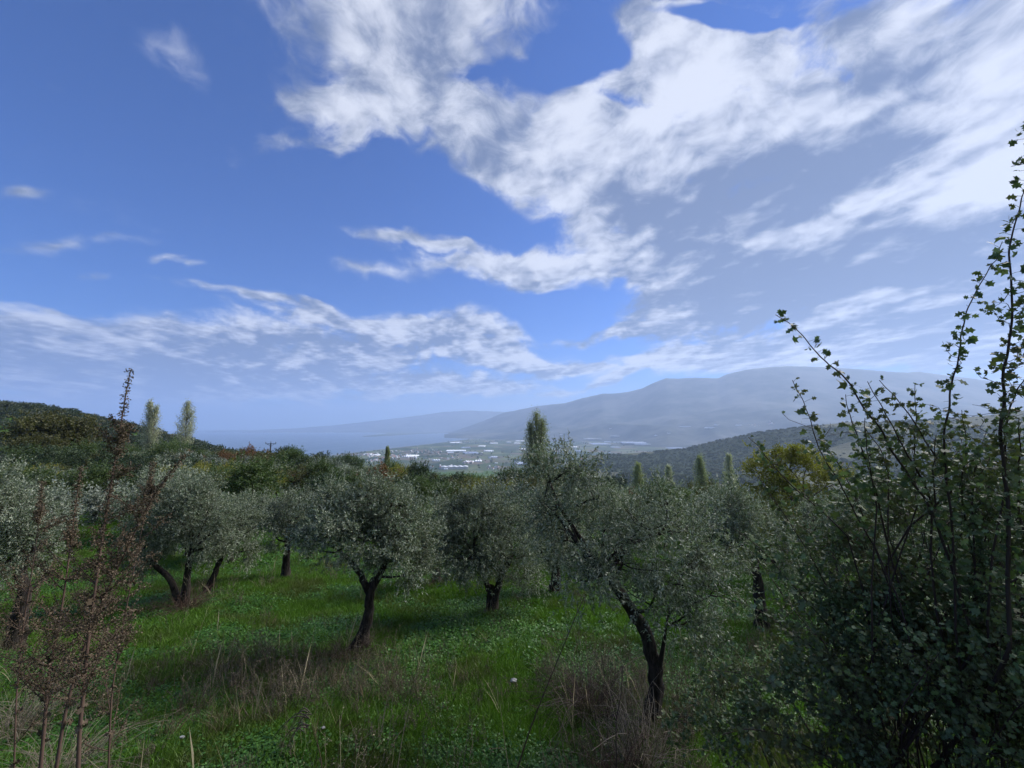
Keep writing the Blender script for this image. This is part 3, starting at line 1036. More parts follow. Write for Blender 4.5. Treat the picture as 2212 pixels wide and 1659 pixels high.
special(P_YE, 562, 1020, 38, 84, 'bright yellow green bush left of the brown tree in the grove', 3.6, 2.2)
special(P_OC, 628, 1003, 42, 96, 'dull brown round tree right of the bright yellow green bush', 4.2, 2.3)
special(P_RU, 800, 1012, 46, 110, 'rust brown tree beside the thin pale poplar', 3.6, 2.6)
special(P_YE, 868, 1008, 52, 66, 'yellowish tree right of the rust brown tree', 3.6, 2.2)
special(P_GR, 962, 1045, 30, 84, 'fresh green bush low in front of the dark tree line', 4.4, 2.3)
special(P_DK, 905, 1003, 44, 70, 'dark evergreen tree between the thin poplar and the fresh green bush', 4.0, 2.1)
special(P_RU, 1370, 1066, 34, 130, 'rusty brown tree in front of the small poplars', 3.6, 2.6)
special(P_OC, 1530, 1032, 34, 80, 'brownish tree beneath the pair of pale poplars', 4.2, 2.3)
special(P_BIG, 112, 903, 66, 150, 'large olive brown broadleaf tree at the foot of the left hill', 8.4, 4.6)
special(P_BIG, 82, 945, 60, 90, 'rounded ochre tree just in front of the large broadleaf tree', 8.4, 4.6)
special(P_DK, 398, 962, 80, 80, 'dark bush standing at the foot of the slim pale poplar', 4.0, 2.1)
special(P_DK, 218, 958, 76, 50, 'dark conifer like tree left of the double pale poplar', 4.0, 2.1)
special(P_GR, 285, 968, 74, 60, 'green tree under the double pale poplar', 4.4, 2.3)

# one large loose yellow tree on the right with visible limbs
rng = R(201)
b = ground_at(1690, 17.0)
lob = []
for (px, py, rx, ry, o_) in [(1690, 1000, 44, 30, 0), (1650, 1030, 36, 40, .4), (1740, 1010, 44, 36, .3), (1700, 1060, 60, 40, -.5), (1640, 1085, 40, 44, 0), (1760, 1070, 48, 50, .2), (1715, 978, 20, 22, 0), (1690, 1120, 54, 36, .3), (1800, 1040, 34, 40, .5)]:
    s2 = (17 + o_) / 864
    lob.append((W(px, py, 17 + o_, b), (rx * s2, max(rx, ry) * s2, ry * s2)))
build_tree('broadleaf_tree', rng, b, [(np.array([(0, 0, -.2), (.05, 0, .5), W(1700, 1150, 17, b)]), np.array([.16, .12, .09])), (np.array([(0, 0, .3), (.2, 0, .8), W(1745, 1140, 17, b)]), np.array([.1, .08, .06]))],
           lob, 'loose yellow green tree with bare limbs showing, right of the poplars', 'tree', None, L_YELLOW, B_TWIG, dens=.42, shoot=.3, per=12, leaf=(.085, .045), clump=.34, limb_r=.05)
TAKEN.append((b[0], b[1]))

pts = []
y = 20.5
while y < 110:
    s = 4.3 + (y - 20) * .022
    w = 1.34 * y + 4
    x = -w + rg.uniform(0, s)
    while x < w:
        X, Y = x + rg.normal() * .9, y + rg.normal() * .9
        x += s * rg.uniform(.85, 1.25)
        if y > 95 and X < -.33 * y: continue
        if X > 10 and y > 70 and rg.rand() < .55: continue
        if y < 30 and -4 < X + .32 * y < 3.2: continue       # the open strip of grass seen between the crowns
        if min((X - q[0]) ** 2 + (Y - q[1]) ** 2 for q in TAKEN) < (2.9 if y < 60 else 2.4) ** 2: continue
        if rg.rand() < .07: continue
        TAKEN.append((X, Y)); pts.append((X, Y))
    y += s * .86
print('GROVE', len(pts))
pts.sort(key=lambda q: q[1])
MARKS = [(30, 'the olive at the left edge'), (180, 'the dead weeds'), (330, 'the tallest dead weed'), (420, 'the twin trunked olive'), (520, 'the slanting olive'), (620, 'the small lone olive'),
         (790, 'the rounded olive'), (940, 'the shadowed olive'), (1050, 'the forked olive'), (1200, 'the thick trunked olive'), (1380, 'the nearest olive'), (1600, 'the olive beside the hawthorn'),
         (1700, 'the loose yellow tree'), (1830, 'the leftmost hawthorn shoots'), (2000, 'the middle of the hawthorn'), (2180, 'the tallest hawthorn shoot')]
ROWS = [(24.5, 'first row'), (28.5, 'second row'), (33, 'third row'), (38, 'fourth row'), (44, 'fifth row'), (51, 'sixth row')]
USED = {}


def grove_label(adj, X, Y):
    z = gz(X, Y) + 2
    px = 1106 + 864 * X / (Y * CT + z * ST)
    d_, mk = min(((abs(px - m_[0]), m_) for m_ in MARKS), key=lambda q: q[0])
    rel = 'behind' if d_ < 18 else ('left of' if px < mk[0] else 'right of')
    for lim, nm_ in ROWS:
        if Y < lim:
            return '%s in the grove\'s %s, %s %s' % (adj, nm_, rel, mk[1])
    return '%s deep in the grove, above %s' % (adj, mk[1])


for i, (X, Y) in enumerate(pts):
    n_ = fbm(X / 17 + 3, Y / 17, 2) + rg.normal() * .12
    share = .62 if Y < 40 else .45
    u = rg.rand()
    if n_ < .12 or Y < 27: pr = P_OL
    elif u < .35: pr = P_DK
    elif u < .65: pr = P_GR
    elif u < .85: pr = P_OC
    elif u < .93: pr = P_RU
    else: pr = P_YE
    if pr is P_RU or pr is P_YE:
        lab = 'rust brown tree dotted through the silver grove' if pr is P_RU else 'small yellowing tree dotted through the silver grove'
    else:
        lab = None
    adj = {id(P_OL): 'silver olive', id(P_DK): 'dark evergreen', id(P_GR): 'leafy tree', id(P_OC): 'brownish tree', id(P_RU): 'rusty tree', id(P_YE): 'yellowing tree'}[id(pr)]
    lab = grove_label(adj, X, Y)
    sc = rg.uniform(.78, 1.12) * (1.0 if Y < 45 else 1.12)
    o = put(pr, int(rg.randint(0, 4)), (X, Y, gz(X, Y) - .1), rg.uniform(0, 6.28), sc, lab, GROVE)
    o.scale = (sc * rg.uniform(.9, 1.15), sc * rg.uniform(.9, 1.15), sc)


# ------------------------------------------------------------------ poplars
def poplar(seed, px, toppy, wpx, D, label, mat, cols=((0, 1.0, 1.0),), dens=1.0, minh=None, shape=.58):
    rng = R(seed)
    b = ground_at(px, D)
    H = rat(toppy) * D - b[2]
    Wd = wpx / 864 * D / 2
    root = empty('poplar_tree', b, label, 'poplar', 'poplars rising above the grove')
    tb = Tubes(); lf = max(.085, D / 105 * .26)
    LC, LD = [], []
    for (ox, hs, ws) in cols:
        h = H * hs
        tb.add([(ox * Wd * .3, 0, -.4), (ox * Wd * .7, 0, h * .3), (ox * Wd, 0, h * .93)], np.array([.24, .15, .03]) * (H / 16), 7)
        nb = int(300 * dens * ws)
        f0 = rng.uniform(.04, .90, nb) ** .9
        a = rng.uniform(0, 6.28, nb)
        top = np.minimum(f0 + rng.uniform(.10, .22, nb), 1.0)
        prof = np.where(top < shape, np.sin(np.pi / 2 * np.clip(top / shape, 0, 1)) ** .6, np.cos((top - shape) / (1 - shape) * np.pi / 2 * .98) ** .42)
        rr_ = Wd * ws * prof * rng.uniform(.40, 1.0, nb)
        S_ = np.stack([ox * Wd * f0, f0 * 0, f0 * h], -1)
        E_ = np.stack([ox * Wd + rr_ * np.cos(a), rr_ * np.sin(a), top * h], -1)
        tb.batch(S_, E_, .03, .008)
        k = int(36 * max(.6, (H / 18)))
        q = rng.uniform(.30, 1.04, (nb, k, 1))
        C_ = S_[:, None] + (E_ - S_)[:, None] * q + rng.normal(size=(nb, k, 3)) * np.array([.07, .07, .16]) * Wd * 1.0
        LC.append(C_.reshape(-1, 3)); LD.append((unit(E_ - S_)[:, None] + rng.normal(size=(nb, k, 3)) * .8).reshape(-1, 3))
    C_, D_ = np.concatenate(LC), np.concatenate(LD)
    V, F = leaf_quads(C_, D_, lf, lf * .62, rng)
    obj('trunk', tb.mesh('poplar_trunk', B_PALE), root)
    obj('crown', mesh('poplar_crown', V, [F], [mat], tint=rng.uniform(0, 1, len(F))), root)
    return root


poplar(301, 317, 869, 48, 105, 'pale double columned poplar against the sky, left of the slim one', L_POPLAR2, ((-.25, 1.0, .60), (.30, .93, .60)), dens=.8)
poplar(302, 394, 871, 42, 105, 'slim pale poplar against the sky, right of the double columned poplar', L_POPLAR2, ((0, 1.0, 1.0),), dens=.8)
poplar(303, 1160, 893, 84, 62, 'tallest green poplar rising behind the nearest olive', L_POPLAR, ((0, 1.0, .75), (.32, .93, .6), (-.32, .90, .55)), dens=1.3)
poplar(304, 1236, 1002, 40, 75, 'short yellow green poplar right behind the tallest poplar', L_POPLAR, dens=1.1)
poplar(305, 1384, 1004, 42, 108, 'pointed poplar, first of four in the valley right of the leaning olive', L_POPLAR, dens=1.1)
poplar(306, 1452, 1008, 32, 112, 'narrow pale poplar directly behind the dark cypress', L_POPLAR2, dens=.8)
poplar(307, 1522, 989, 50, 108, 'broad leaning poplar between the narrow pale poplar and the faded one', L_POPLAR, ((0, 1, .8), (.4, .8, .6)), dens=1.0)
poplar(308, 1587, 984, 38, 112, 'faded beige poplar beside the loose yellow green tree', L_POPLAR2, dens=.75)
poplar(309, 834, 967, 17, 70, 'very thin pale poplar sticking up beside the rust brown tree', L_POPLAR, dens=1.3)
poplar(310, 1457, 1046, 15, 88, 'small dark cypress in front of the narrow pale poplar', L_DARK, dens=2.0)
poplar(311, 1258, 1030, 22, 78, 'low companion poplar on the right of the short yellow green one', L_POPLAR, dens=1.0)


# ------------------------------------------------------------------ scattered woods and ground cover
def template(name, me):
    return bpy.data.objects.new(name, me)


def scatter(name, temps, P, rz, sc, idx, label, tilt=None, kind='stuff'):
    coll = bpy.data.collections.new(name + '_pieces')
    for k, t_ in enumerate(temps):
        t_.name = '%s_piece_%02d' % (name, k)
        coll.objects.link(t_)
    P = np.asarray(P, np.float32)
    me = bpy.data.meshes.new(name)
    me.vertices.add(len(P)); me.vertices.foreach_set('co', P.ravel())
    a = me.attributes.new('rot', 'FLOAT_VECTOR', 'POINT')
    rot = np.zeros((len(P), 3), np.float32); rot[:, 2] = rz
    if tilt is not None: rot[:, 0] = tilt
    a.data.foreach_set('vector', rot.ravel())
    a = me.attributes.new('scl', 'FLOAT', 'POINT'); a.data.foreach_set('value', np.asarray(sc, np.float32))
    a = me.attributes.new('pick', 'INT', 'POINT'); a.data.foreach_set('value', np.asarray(idx, np.int32))
    o = obj(name, me, kind=kind, label=label)
    ng = bpy.data.node_groups.new(name + '_scatter', 'GeometryNodeTree')
    ng.interface.new_socket('Geometry', in_out='INPUT', socket_type='NodeSocketGeometry')
    ng.interface.new_socket('Geometry', in_out='OUTPUT', socket_type='NodeSocketGeometry')
    n_, l_ = ng.nodes, ng.links
    gi, go = n_.new('NodeGroupInput'), n_.new('NodeGroupOutput')
    ip = n_.new('GeometryNodeInstanceOnPoints'); ci = n_.new('GeometryNodeCollectionInfo')
    ci.inputs['Collection'].default_value = coll
    ci.inputs['Separate Children'].default_value = True
    ci.inputs['Reset Children'].default_value = True
    ip.inputs['Pick Instance'].default_value = True

    def na(nm, typ):
        q = n_.new('GeometryNodeInputNamedAttribute'); q.data_type = typ; q.inputs['Name'].default_value = nm
        return q.outputs['Attribute']
    l_.new(gi.outputs[0], ip.inputs['Points']); l_.new(ci.outputs[0], ip.inputs['Instance'])
    l_.new(na('pick', 'INT'), ip.inputs['Instance Index'])
    l_.new(na('rot', 'FLOAT_VECTOR'), ip.inputs['Rotation']); l_.new(na('scl', 'FLOAT'), ip.inputs['Scale'])
    l_.new(ip.outputs[0], go.inputs[0])
    md = o.modifiers.new('scatter', 'NODES'); md.node_group = ng
    return o


def clump_mesh(seed, mat, n=240, r=1.0, leaf=.26):
    rng = R(seed)
    C_, v = [], []
    for k in range(7):
        c = unit(rng.normal(size=3)) * np.array([.45, .45, .25]) * r + np.array([0, 0, .75 * r])
        p, d = ell_points(rng, n // 7, c, (r * .6, r * .6, r * .5), .7)
        C_.append(p); v.append(d)
    C_, v = np.concatenate(C_), np.concatenate(v)
    V, F = leaf_quads(C_, v + rng.normal(size=C_.shape) * .8, leaf * r, leaf * .75 * r, rng)
    return mesh('wood_clump', V, [F], [mat], tint=rng.uniform(0, 1, len(F)))


L_WOOD = mat_leaf('wood_leaf', (0.034, 0.050, 0.024), (0.050, 0.068, 0.034), patch=(0.056, 0.066, 0.032), patch_scale=.02)
L_WOODO = mat_leaf('grey_wood_leaf', (0.050, 0.062, 0.040), (0.085, 0.098, 0.070))
ct = lambda: [template('t', clump_mesh(400 + k, m)) for k, m in enumerate((L_WOOD, L_WOOD, L_WOOD, L_WOODO, L_OCHRE))]
# left hill and slopes past the grove
n = 26000
rg = R(77)
Y = rg.uniform(100, 620, n) ; X = rg.uniform(-1.5, 1.6, n) * Y
okk = (X < -.28 * Y) & (Y > 92) | (X > -.28 * Y) & (Y > 109)
X, Y = X[okk], Y[okk]
okk = rg.rand(len(X)) < np.clip(170 / Y, .15, 1) * .9
X, Y = X[okk], Y[okk]
Z = height(X, Y)
scatter('far_woods', ct(), np.stack([X, Y, Z - .3], -1), rg.uniform(0, 6.28, len(X)), rg.uniform(1.4, 2.9, len(X)) * np.clip(Y / 200, .9, 1.5), rg.choice(5, len(X), p=[.3, .3, .22, .14, .04]),
        'scrub and woods covering the left hill and the slope into the valley')
print('WOODS', len(X))
# right spur
u = rg.uniform(1100, 2900, 30000); s = rg.uniform(0.02, 1.0, 30000) ** .8
q = np.array([spur_point(u[i:i + 1], s[i])[0] for i in range(len(u))]) if False else None
PP = []
for sv in np.linspace(.03, 1.03, 150):
    uu = rg.uniform(1100, 2900, 190)
    PP.append(spur_point(uu, min(sv + rg.normal() * .003, 1.0)))
PP = np.concatenate(PP)
keep = rg.rand(len(PP)) > clearing(PP[:, 0], PP[:, 1]) * .93
PP = PP[keep]
scatter('hillside_woods', ct(), PP - np.array([0, 0, 2.0]), rg.uniform(0, 6.28, len(PP)), rg.uniform(2.2, 5.4, len(PP)), rg.choice(5, len(PP), p=[.34, .33, .25, .07, .01]),
        'dense woods on the spur across the valley')

# ------------------------------------------------------------------ buildings on the plain
from mathutils.bvhtree import BVHTree
dg = bpy.context.evaluated_depsgraph_get()
BVH = []
for nm in ('coastal_plain', 'mountain_range', 'hillside'):
    o_ = bpy.data.objects[nm]; m_ = o_.data
    BVH.append(BVHTree.FromPolygons([tuple(v.co) for v in m_.vertices], [tuple(p.vertices) for p in m_.polygons]))


def hit(px, py):
    d_ = ray(px, py); d_ = Vector(d_ / np.linalg.norm(d_)); best = None
    for b_ in BVH:
        h_ = b_.ray_cast(Vector((0, 0, 0)), d_)
        if h_[0] is not None and (best is None or h_[3] < best[1]):
            best = (h_[0], h_[3])
    return np.array(best[0]) if best else on_plane(px, max(py, 935))


def mat_sheet(name, col):
    m, gg, out = new_mat(name)
    n = gg.noise(pos(gg), 0.02, 3, 0.6)
    principled(gg, out, gg.mix(n, tuple(c * .82 for c in col), col), 0.55, 0.3)
    return m


M_POLY = mat_sheet('greenhouse_film', (0.80, 0.82, 0.85))
M_WALLW = mat_sheet('pale_wall', (0.62, 0.60, 0.56))
M_ROOFR = mat_sheet('tile_roof', (0.42, 0.20, 0.14))
M_ROOFW = mat_sheet('pale_roof', (0.72, 0.72, 0.72))


def gable_block(name, w, d, h, spans, roofmat, wallmat, loc, rz, label, cat, group, rise=.35):
    """walls with a roof of parallel gabled spans"""
    root = empty(name, loc, label, cat, group, rz)
    hw, hd = w / 2, d / 2
    V = [(-hw, -hd, -4), (hw, -hd, -4), (hw, hd, -4), (-hw, hd, -4), (-hw, -hd, h), (hw, -hd, h), (hw, hd, h), (-hw, hd, h)]
    obj('wall', mesh('wall', V, [[(0, 1, 5, 4), (1, 2, 6, 5), (2, 3, 7, 6), (3, 0, 4, 7)]], [wallmat]), root)
    V, F = [], []
    sw = w / spans
    for k in range(spans + 1):
        for yy in (-hd - .3, hd + .3):
            V.append((-hw + k * sw, yy, h + .02))
        if k < spans:
            for yy in (-hd - .3, hd + .3):
                V.append((-hw + (k + .5) * sw, yy, h + sw * rise))
    for k in range(spans * 2):
        F.append((2 * k, 2 * k + 2, 2 * k + 3, 2 * k + 1))
    T = [(4 * k, 4 * k + 4, 4 * k + 2) for k in range(spans)] + [(4 * k + 1, 4 * k + 3, 4 * k + 5) for k in range(spans)]
    obj('roof', mesh('roof', V, [F, T], [roofmat]), root)
    return root


GH3 = [(800, 790, 130, 14), (975, 770, 85, 9), (850, 827, 120, 11), (910, 813, 50, 6), (1095, 818, 160, 22), (1160, 830, 110, 9), (965, 852, 55, 12), (610, 842, 60, 8), (655, 850, 60, 8), (270, 806, 60, 6),
       (250, 822, 40, 5), (45, 878, 60, 10), (80, 925, 60, 8), (290, 865, 40, 6), (1475, 702, 100, 7), (1655, 710, 65, 9), (1410, 860, 100, 7), (280, 970, 90, 18), (920, 890, 15, 7), (755, 943, 25, 8),
       (1860, 692, 40, 5), (1260, 765, 15, 6), (700, 880, 40, 6), (190, 815, 34, 5), (985, 815, 60, 4), (1700, 690, 30, 5), (570, 760, 20, 5), (1350, 750, 20, 5), (100, 968, 20, 8), (930, 716, 20, 4)]
GH2 = [(1800, 555, 150, 9), (1760, 569, 50, 7), (1920, 572, 110, 14), (2060, 557, 60, 9), (2005, 518, 50, 6), (1880, 530, 70, 5), (1645, 632, 55, 9), (1775, 608, 16, 8), (1900, 645, 70, 17), (1975, 637, 55, 8),
       (2095, 607, 70, 10), (1800, 490, 80, 8), (2100, 495, 60, 6), (1440, 598, 100, 14), (1100, 585, 60, 10), (1170, 590, 40, 9), (1560, 665, 30, 7), (1720, 700, 30, 8)]
rects = [c3(x, y) + (w * .2976, h * .2976) for x, y, w, h in GH3] + [c2(x, y) + (w * .2728, h * .2728) for x, y, w, h in GH2]
rg = R(9)
def place_words(px, py):
    if px > 1440: return 'at the foot of the mountains right of the plain'
    if py < 936: return 'far inland below the mountain range'
    if px < 905: return 'in the shore town left of the thin poplar' if py > 978 else 'behind the beach left of the town'
    if px < 1010: return 'between the shore town and the tallest poplar' if py < 985 else 'just above the grove skyline by the long hall'
    if px < 1140: return 'just left of the tallest poplar'
    if px < 1240: return 'partly behind the tallest poplar'
    if px < 1330: return 'just right of the tallest poplar'
    return 'in the middle of the plain right of the tallest poplar'


def gh_label(px, py, w, i):
    size = 'largest' if w > 44 else ('long' if w > 24 else ('mid sized' if w > 14 else 'small'))
    return '%s white greenhouse %s' % (size, place_words(px, py))


for i, (px, py, w, h) in enumerate(rects):
    p = hit(px, py)
    D = p[1]
    ww = w * D / 864
    a0, a1 = hit(px, py + h / 2), hit(px, py - h / 2)
    dd = float(np.clip(abs(a1[1] - a0[1]), ww * .35, ww * 1.6))
    gable_block('greenhouse', ww, dd, 4.0, int(np.clip(ww / 14, 3, 14)), M_POLY, M_POLY, (p[0], p[1], p[2]), rg.uniform(-.25, .25),
                gh_label(px, py, w, i), 'greenhouse', 'white greenhouses scattered over the plain')
# the long pale hall just beyond the olive skyline
p = hit(*c2(1790, 694))
gable_block('factory_hall', 150, 60, 12, 5, M_ROOFW, M_WALLW, p, .1, 'long white hall with ribbed roof half hidden by the grove skyline', 'hall', None, rise=.12)
# houses
proto_h = [gable_block('house', 11 + 4 * k, 9, 6 + 2 * k, 1, M_ROOFR if k < 2 else M_ROOFW, M_WALLW, (0, 0, 0), 0, 'small pale house in the town on the plain', 'house', 'houses of the town and farms on the plain') for k in range(3)]
hp = []
for (cx, cy, sx2, sy2, n) in [(1120, 590, 60, 12, 26), (1160, 630, 50, 9, 22), (1360, 600, 110, 16, 44), (1570, 560, 130, 20, 24), (1330, 560, 120, 10, 14), (1760, 610, 260, 40, 22), (1820, 492, 60, 6, 10), (1900, 650, 40, 6, 10),
                             (1700, 690, 120, 8, 22), (1250, 610, 60, 10, 22)]:
    for k in range(n):
        hp.append(c2(cx + rg.normal() * sx2 * .55, cy + rg.normal() * sy2 * .55))
for (cx, cy, sx2, sy2, n) in [(60, 1000, 50, 8, 10), (2090, 680, 30, 10, 12), (1960, 690, 60, 5, 8), (500, 900, 260, 50, 14)]:
    for k in range(n):
        hp.append(c3(cx + rg.normal() * sx2 * .55, cy + rg.normal() * sy2 * .55))
for i, (px, py) in enumerate(hp):
    p = hit(px, py)
    if i < 3:
        o = proto_h[i]; o.location = tuple(p); o.rotation_euler = (0, 0, rg.uniform(0, 3))
    else:
        o = dup(proto_h[rg.randint(0, 3)], p, rg.uniform(0, 3), 1.0)
    o['label'] = 'small pale house ' + place_words(px, py)
    s_ = rg.uniform(.6, 1.0)
    o.scale = (s_, s_, s_)
# tree belts and copses on the plain
n = 2600
fx = rg.uniform(-.75, 1.1, n); fy = rg.uniform(2300, 8200, n)
fx, fy = fx[:n], fy[:n]
X, Y = fx * fy, fy
ok2 = (fbm(X / 500, Y / 700, 3) > .02)
# keep them on land
sh_y = np.interp(X, sh[:, 0], sh[:, 1], left=1e9, right=0)
ok2 &= (X > sh[0, 0]) & (Y < np.interp(X, sh[:, 0], sh[:, 1], right=1e9) - 40)
X, Y = X[ok2], Y[ok2]
scatter('plain_copses', ct(), np.stack([X, Y, np.full(len(X), PLAIN_Z)], -1), rg.uniform(0, 6.28, len(X)), rg.uniform(4, 11, len(X)), rg.choice(5, len(X)),
        'dark copses and hedges between the fields of the plain')


# ------------------------------------------------------------------ power poles
M_POLE = mat_plain('weathered_pole', (0.055, 0.045, 0.042), 0.8, 0.2)
M_INS = mat_plain('insulator', (0.10, 0.10, 0.11), 0.3, 0.5)


def power_pole(px, toppy, D, label):
    b = ground_at(px, D); H = rat(toppy) * D - b[2]
    root = empty('power_pole', b, label, 'power pole', None, .15)
    t_ = Tubes(); t_.add([(0, 0, -.5), (0, 0, H * .5), (0, 0, H - .45)], [.19, .16, .13], 8)
    obj('pole', t_.mesh('pole', M_POLE), root)
    t_ = Tubes()
    t_.add([(-1.15, 0, H - .62), (1.15, 0, H - .62)], [.065, .065], 4)
    t_.add([(-.8, 0, H - .62), (0, 0, H - 1.25)], [.035, .035], 4); t_.add([(.8, 0, H - .62), (0, 0, H - 1.25)], [.035, .035], 4)
    obj('crossarm', t_.mesh('crossarm', M_POLE, False), root)
    for xx in (-1.1, -.35, .35, 1.1) if False else (-1.08, 0.0, 1.08):
        t_ = Tubes(); z_ = H - .60 if xx else H - .48
        t_.add([(xx, 0, z_), (xx, 0, z_ + .12), (xx, 0, z_ + .16), (xx, 0, z_ + .34), (xx, 0, z_ + .42)], [.03, .03, .10, .08, .02], 8)
        obj('insulator', t_.mesh('insulator', M_INS), root)
    return root


power_pole(581, 953, 95, 'dark power pole with crossarm standing above the grove skyline against the bay')
power_pole(271, 918, 120, 'dark power pole in front of the left hill, behind the tall dead weed')

# ------------------------------------------------------------------ grass and weeds of the meadow
def blade_tuft(seed, n, r, h, w, mat, lean=.5, seg=2):
    rng = R(seed)
    a = rng.uniform(0, 6.28, n); q = r * np.sqrt(rng.uniform(0, 1, n))
    B_ = np.stack([q * np.cos(a), q * np.sin(a), np.full(n, -.02)], -1)
    hh = h * rng.uniform(.45, 1.2, n); d = rng.normal(size=(n, 2)) * lean
    tip = B_ + np.stack([d[:, 0] * hh, d[:, 1] * hh, hh], -1)
    mid = B_ * .5 + tip * .5 + np.array([0, 0, .12]) * hh[:, None]
    s_ = rng.uniform(0, 6.28, n); S_ = np.stack([np.cos(s_), np.sin(s_), s_ * 0], -1) * w * .5
    P = np.stack([B_ - S_, B_ + S_, mid + S_ * .8, tip, mid - S_ * .8], 1)
    i = (np.arange(n) * 5)[:, None]
    return mesh('tuft', P.reshape(-1, 3), [i + np.arange(5)[None]], [mat], tint=rng.uniform(0, 1, n))


def clover_tuft(seed, n, r, h, size, mat):
    rng = R(seed)
    a = rng.uniform(0, 6.28, n); q = r * np.sqrt(rng.uniform(0, 1, n))
    C_ = np.stack([q * np.cos(a), q * np.sin(a), h * rng.uniform(.2, 1, n)], -1)
    D_ = unit(np.stack([rng.normal(size=n), rng.normal(size=n), rng.normal(size=n) * .35], -1))
    oct_ = np.array([(0, 0), (.3, .42), (.75, .45), (1, .15), (1, -.15), (.75, -.45), (.3, -.42)])
    Nn = np.tile([[0, 0, 1.0]], (n, 1)) + rng.normal(size=(n, 3)) * .3
    V, F = leaf_polys(C_, D_, size, 1.0, rng, oct_, .3, Nn)
    return mesh('clover', V, [F], [mat], tint=rng.uniform(0, 1, n))


def stalk_tuft(seed, n, r, h, mat, seeds=6, w=.003, lean=.22, fl=.014):
    rng = R(seed); tb = Tubes()
    LC, LD = [], []
    for _ in range(n):
        a = rng.uniform(0, 6.28); q = r * rng.uniform(0, 1) ** .5
        p0 = np.array([q * math.cos(a), q * math.sin(a), -.03]); hh = h * rng.uniform(.5, 1.2)
        p1 = p0 + np.array([rng.normal() * lean * hh, rng.normal() * lean * hh, hh])
        P = curve(p0, p1, rng, .05, 5)
        tb.add(P, np.linspace(w, w * .4, 5), 3)
        for k in range(seeds):
            f = rng.uniform(.35, 1)
            c = p0 + (p1 - p0) * f
            e = c + unit(rng.normal(size=3) + np.array([0, 0, .9])) * hh * rng.uniform(.05, .2)
            tb.batch([c], [e], w * .5, w * .25)
            for m_ in range(4):
                LC.append(c + (e - c) * rng.uniform(.4, 1.05)); LD.append(rng.normal(size=3))
    V, F = leaf_quads(np.array(LC), np.array(LD), fl, fl * .5, rng)
    n0 = sum(len(v) for v in tb.V)
    return mesh('stalks', np.concatenate(tb.V + [V]), [np.concatenate(tb.F + [F + n0])], [mat], tint=rng.uniform(0, 1, sum(len(f) for f in tb.F) + len(F)))


L_GRASS = mat_leaf('grass_blade', (0.092, 0.19, 0.020), (0.105, 0.205, 0.028), trans=0.3, rough=.5, spec=.3, patch=(0.10, 0.13, 0.03), patch_scale=.55)
L_CLOVER = mat_leaf('clover_leaf', (0.055, 0.14, 0.022), (0.07, 0.155, 0.032), trans=0.25, patch=(0.05, 0.135, 0.018), patch_scale=.8)
L_DRY = mat_leaf('dry_grass', (0.150, 0.120, 0.075), (0.16, 0.13, 0.085), trans=0.15, rough=.8, spec=.1)
L_STRAWY = mat_leaf('straw_stem', (0.30, 0.26, 0.17), (0.33, 0.29, 0.2), trans=0.1, rough=.7, spec=.2)
L_WEED = mat_leaf('withered_weed', (0.135, 0.112, 0.085), (0.15, 0.125, 0.10), trans=0.1, rough=.85, spec=.1)
L_BLUEGREEN = mat_leaf('thistle_leaf', (0.060, 0.110, 0.055), (0.10, 0.15, 0.09), trans=0.2)

tg = [template('t', blade_tuft(500 + k, 46, .13, .11, .0065, L_GRASS)) for k in range(4)] + [template('t', clover_tuft(520 + k, 40, .15, .07, .032, L_CLOVER)) for k in range(3)] + \
     [template('t', blade_tuft(530, 40, .12, .18, .006, L_GRASS, .6))]
rg = R(88)


def fan(n, y0, y1, half=1.36):
    Y = np.sqrt(rg.uniform(y0 * y0, y1 * y1, n)); X = rg.uniform(-half, half, n) * Y
    return X, Y


XS, YS, SS_ = [], [], []
for (n, y0, y1, sc) in ((3500, .9, 3.4, 1.1), (21000, 3.2, 9, 1.0), (24000, 9, 20, 1.35), (14000, 20, 42, 2.2)):
    X, Y = fan(n, y0, y1)
    XS.append(X); YS.append(Y); SS_.append(rg.uniform(.65, 1.35, n) * sc)
X, Y, S_ = map(np.concatenate, (XS, YS, SS_))
cl = fbm(X / 1.7 + 9, Y / 1.7, 3) + rg.normal(size=len(X)) * .08
dry = fbm(X / 2.6 + 60, Y / 2.6 + 9, 3)
idx = np.where(cl > .03, rg.randint(4, 7, len(X)), rg.randint(0, 4, len(X)))
idx = np.where(rg.rand(len(X)) < .10, 7, idx)
scatter('grass', tg, np.stack([X, Y, height(X, Y)], -1), rg.uniform(0, 6.28, len(X)), S_, idx, 'bright green grass and clover growing across the meadow', tilt=rg.normal(size=len(X)) * .12)

td = [template('t', stalk_tuft(540 + k, 10, .14, .42, L_WEED)) for k in range(3)] + [template('t', blade_tuft(550 + k, 34, .11, .34, .0045, L_DRY, .45)) for k in range(2)] + \
     [template('t', stalk_tuft(560, 7, .10, .75, L_WEED, 9, .0035, .15)), template('t', stalk_tuft(561, 3, .10, .80, L_STRAWY, 3, .0032, .28)), template('t', blade_tuft(562, 7, .10, .62, .006, L_STRAWY, .5))]
XS, YS, SS_ = [], [], []
for (n, y0, y1, sc) in ((1400, 1.2, 4, .8), (5200, 3.6, 10, 1.0), (5200, 10, 26, 1.2)):
    X, Y = fan(n, y0, y1); XS.append(X); YS.append(Y); SS_.append(rg.uniform(.6, 1.3, n) * sc)
X, Y, S_ = map(np.concatenate, (XS, YS, SS_))
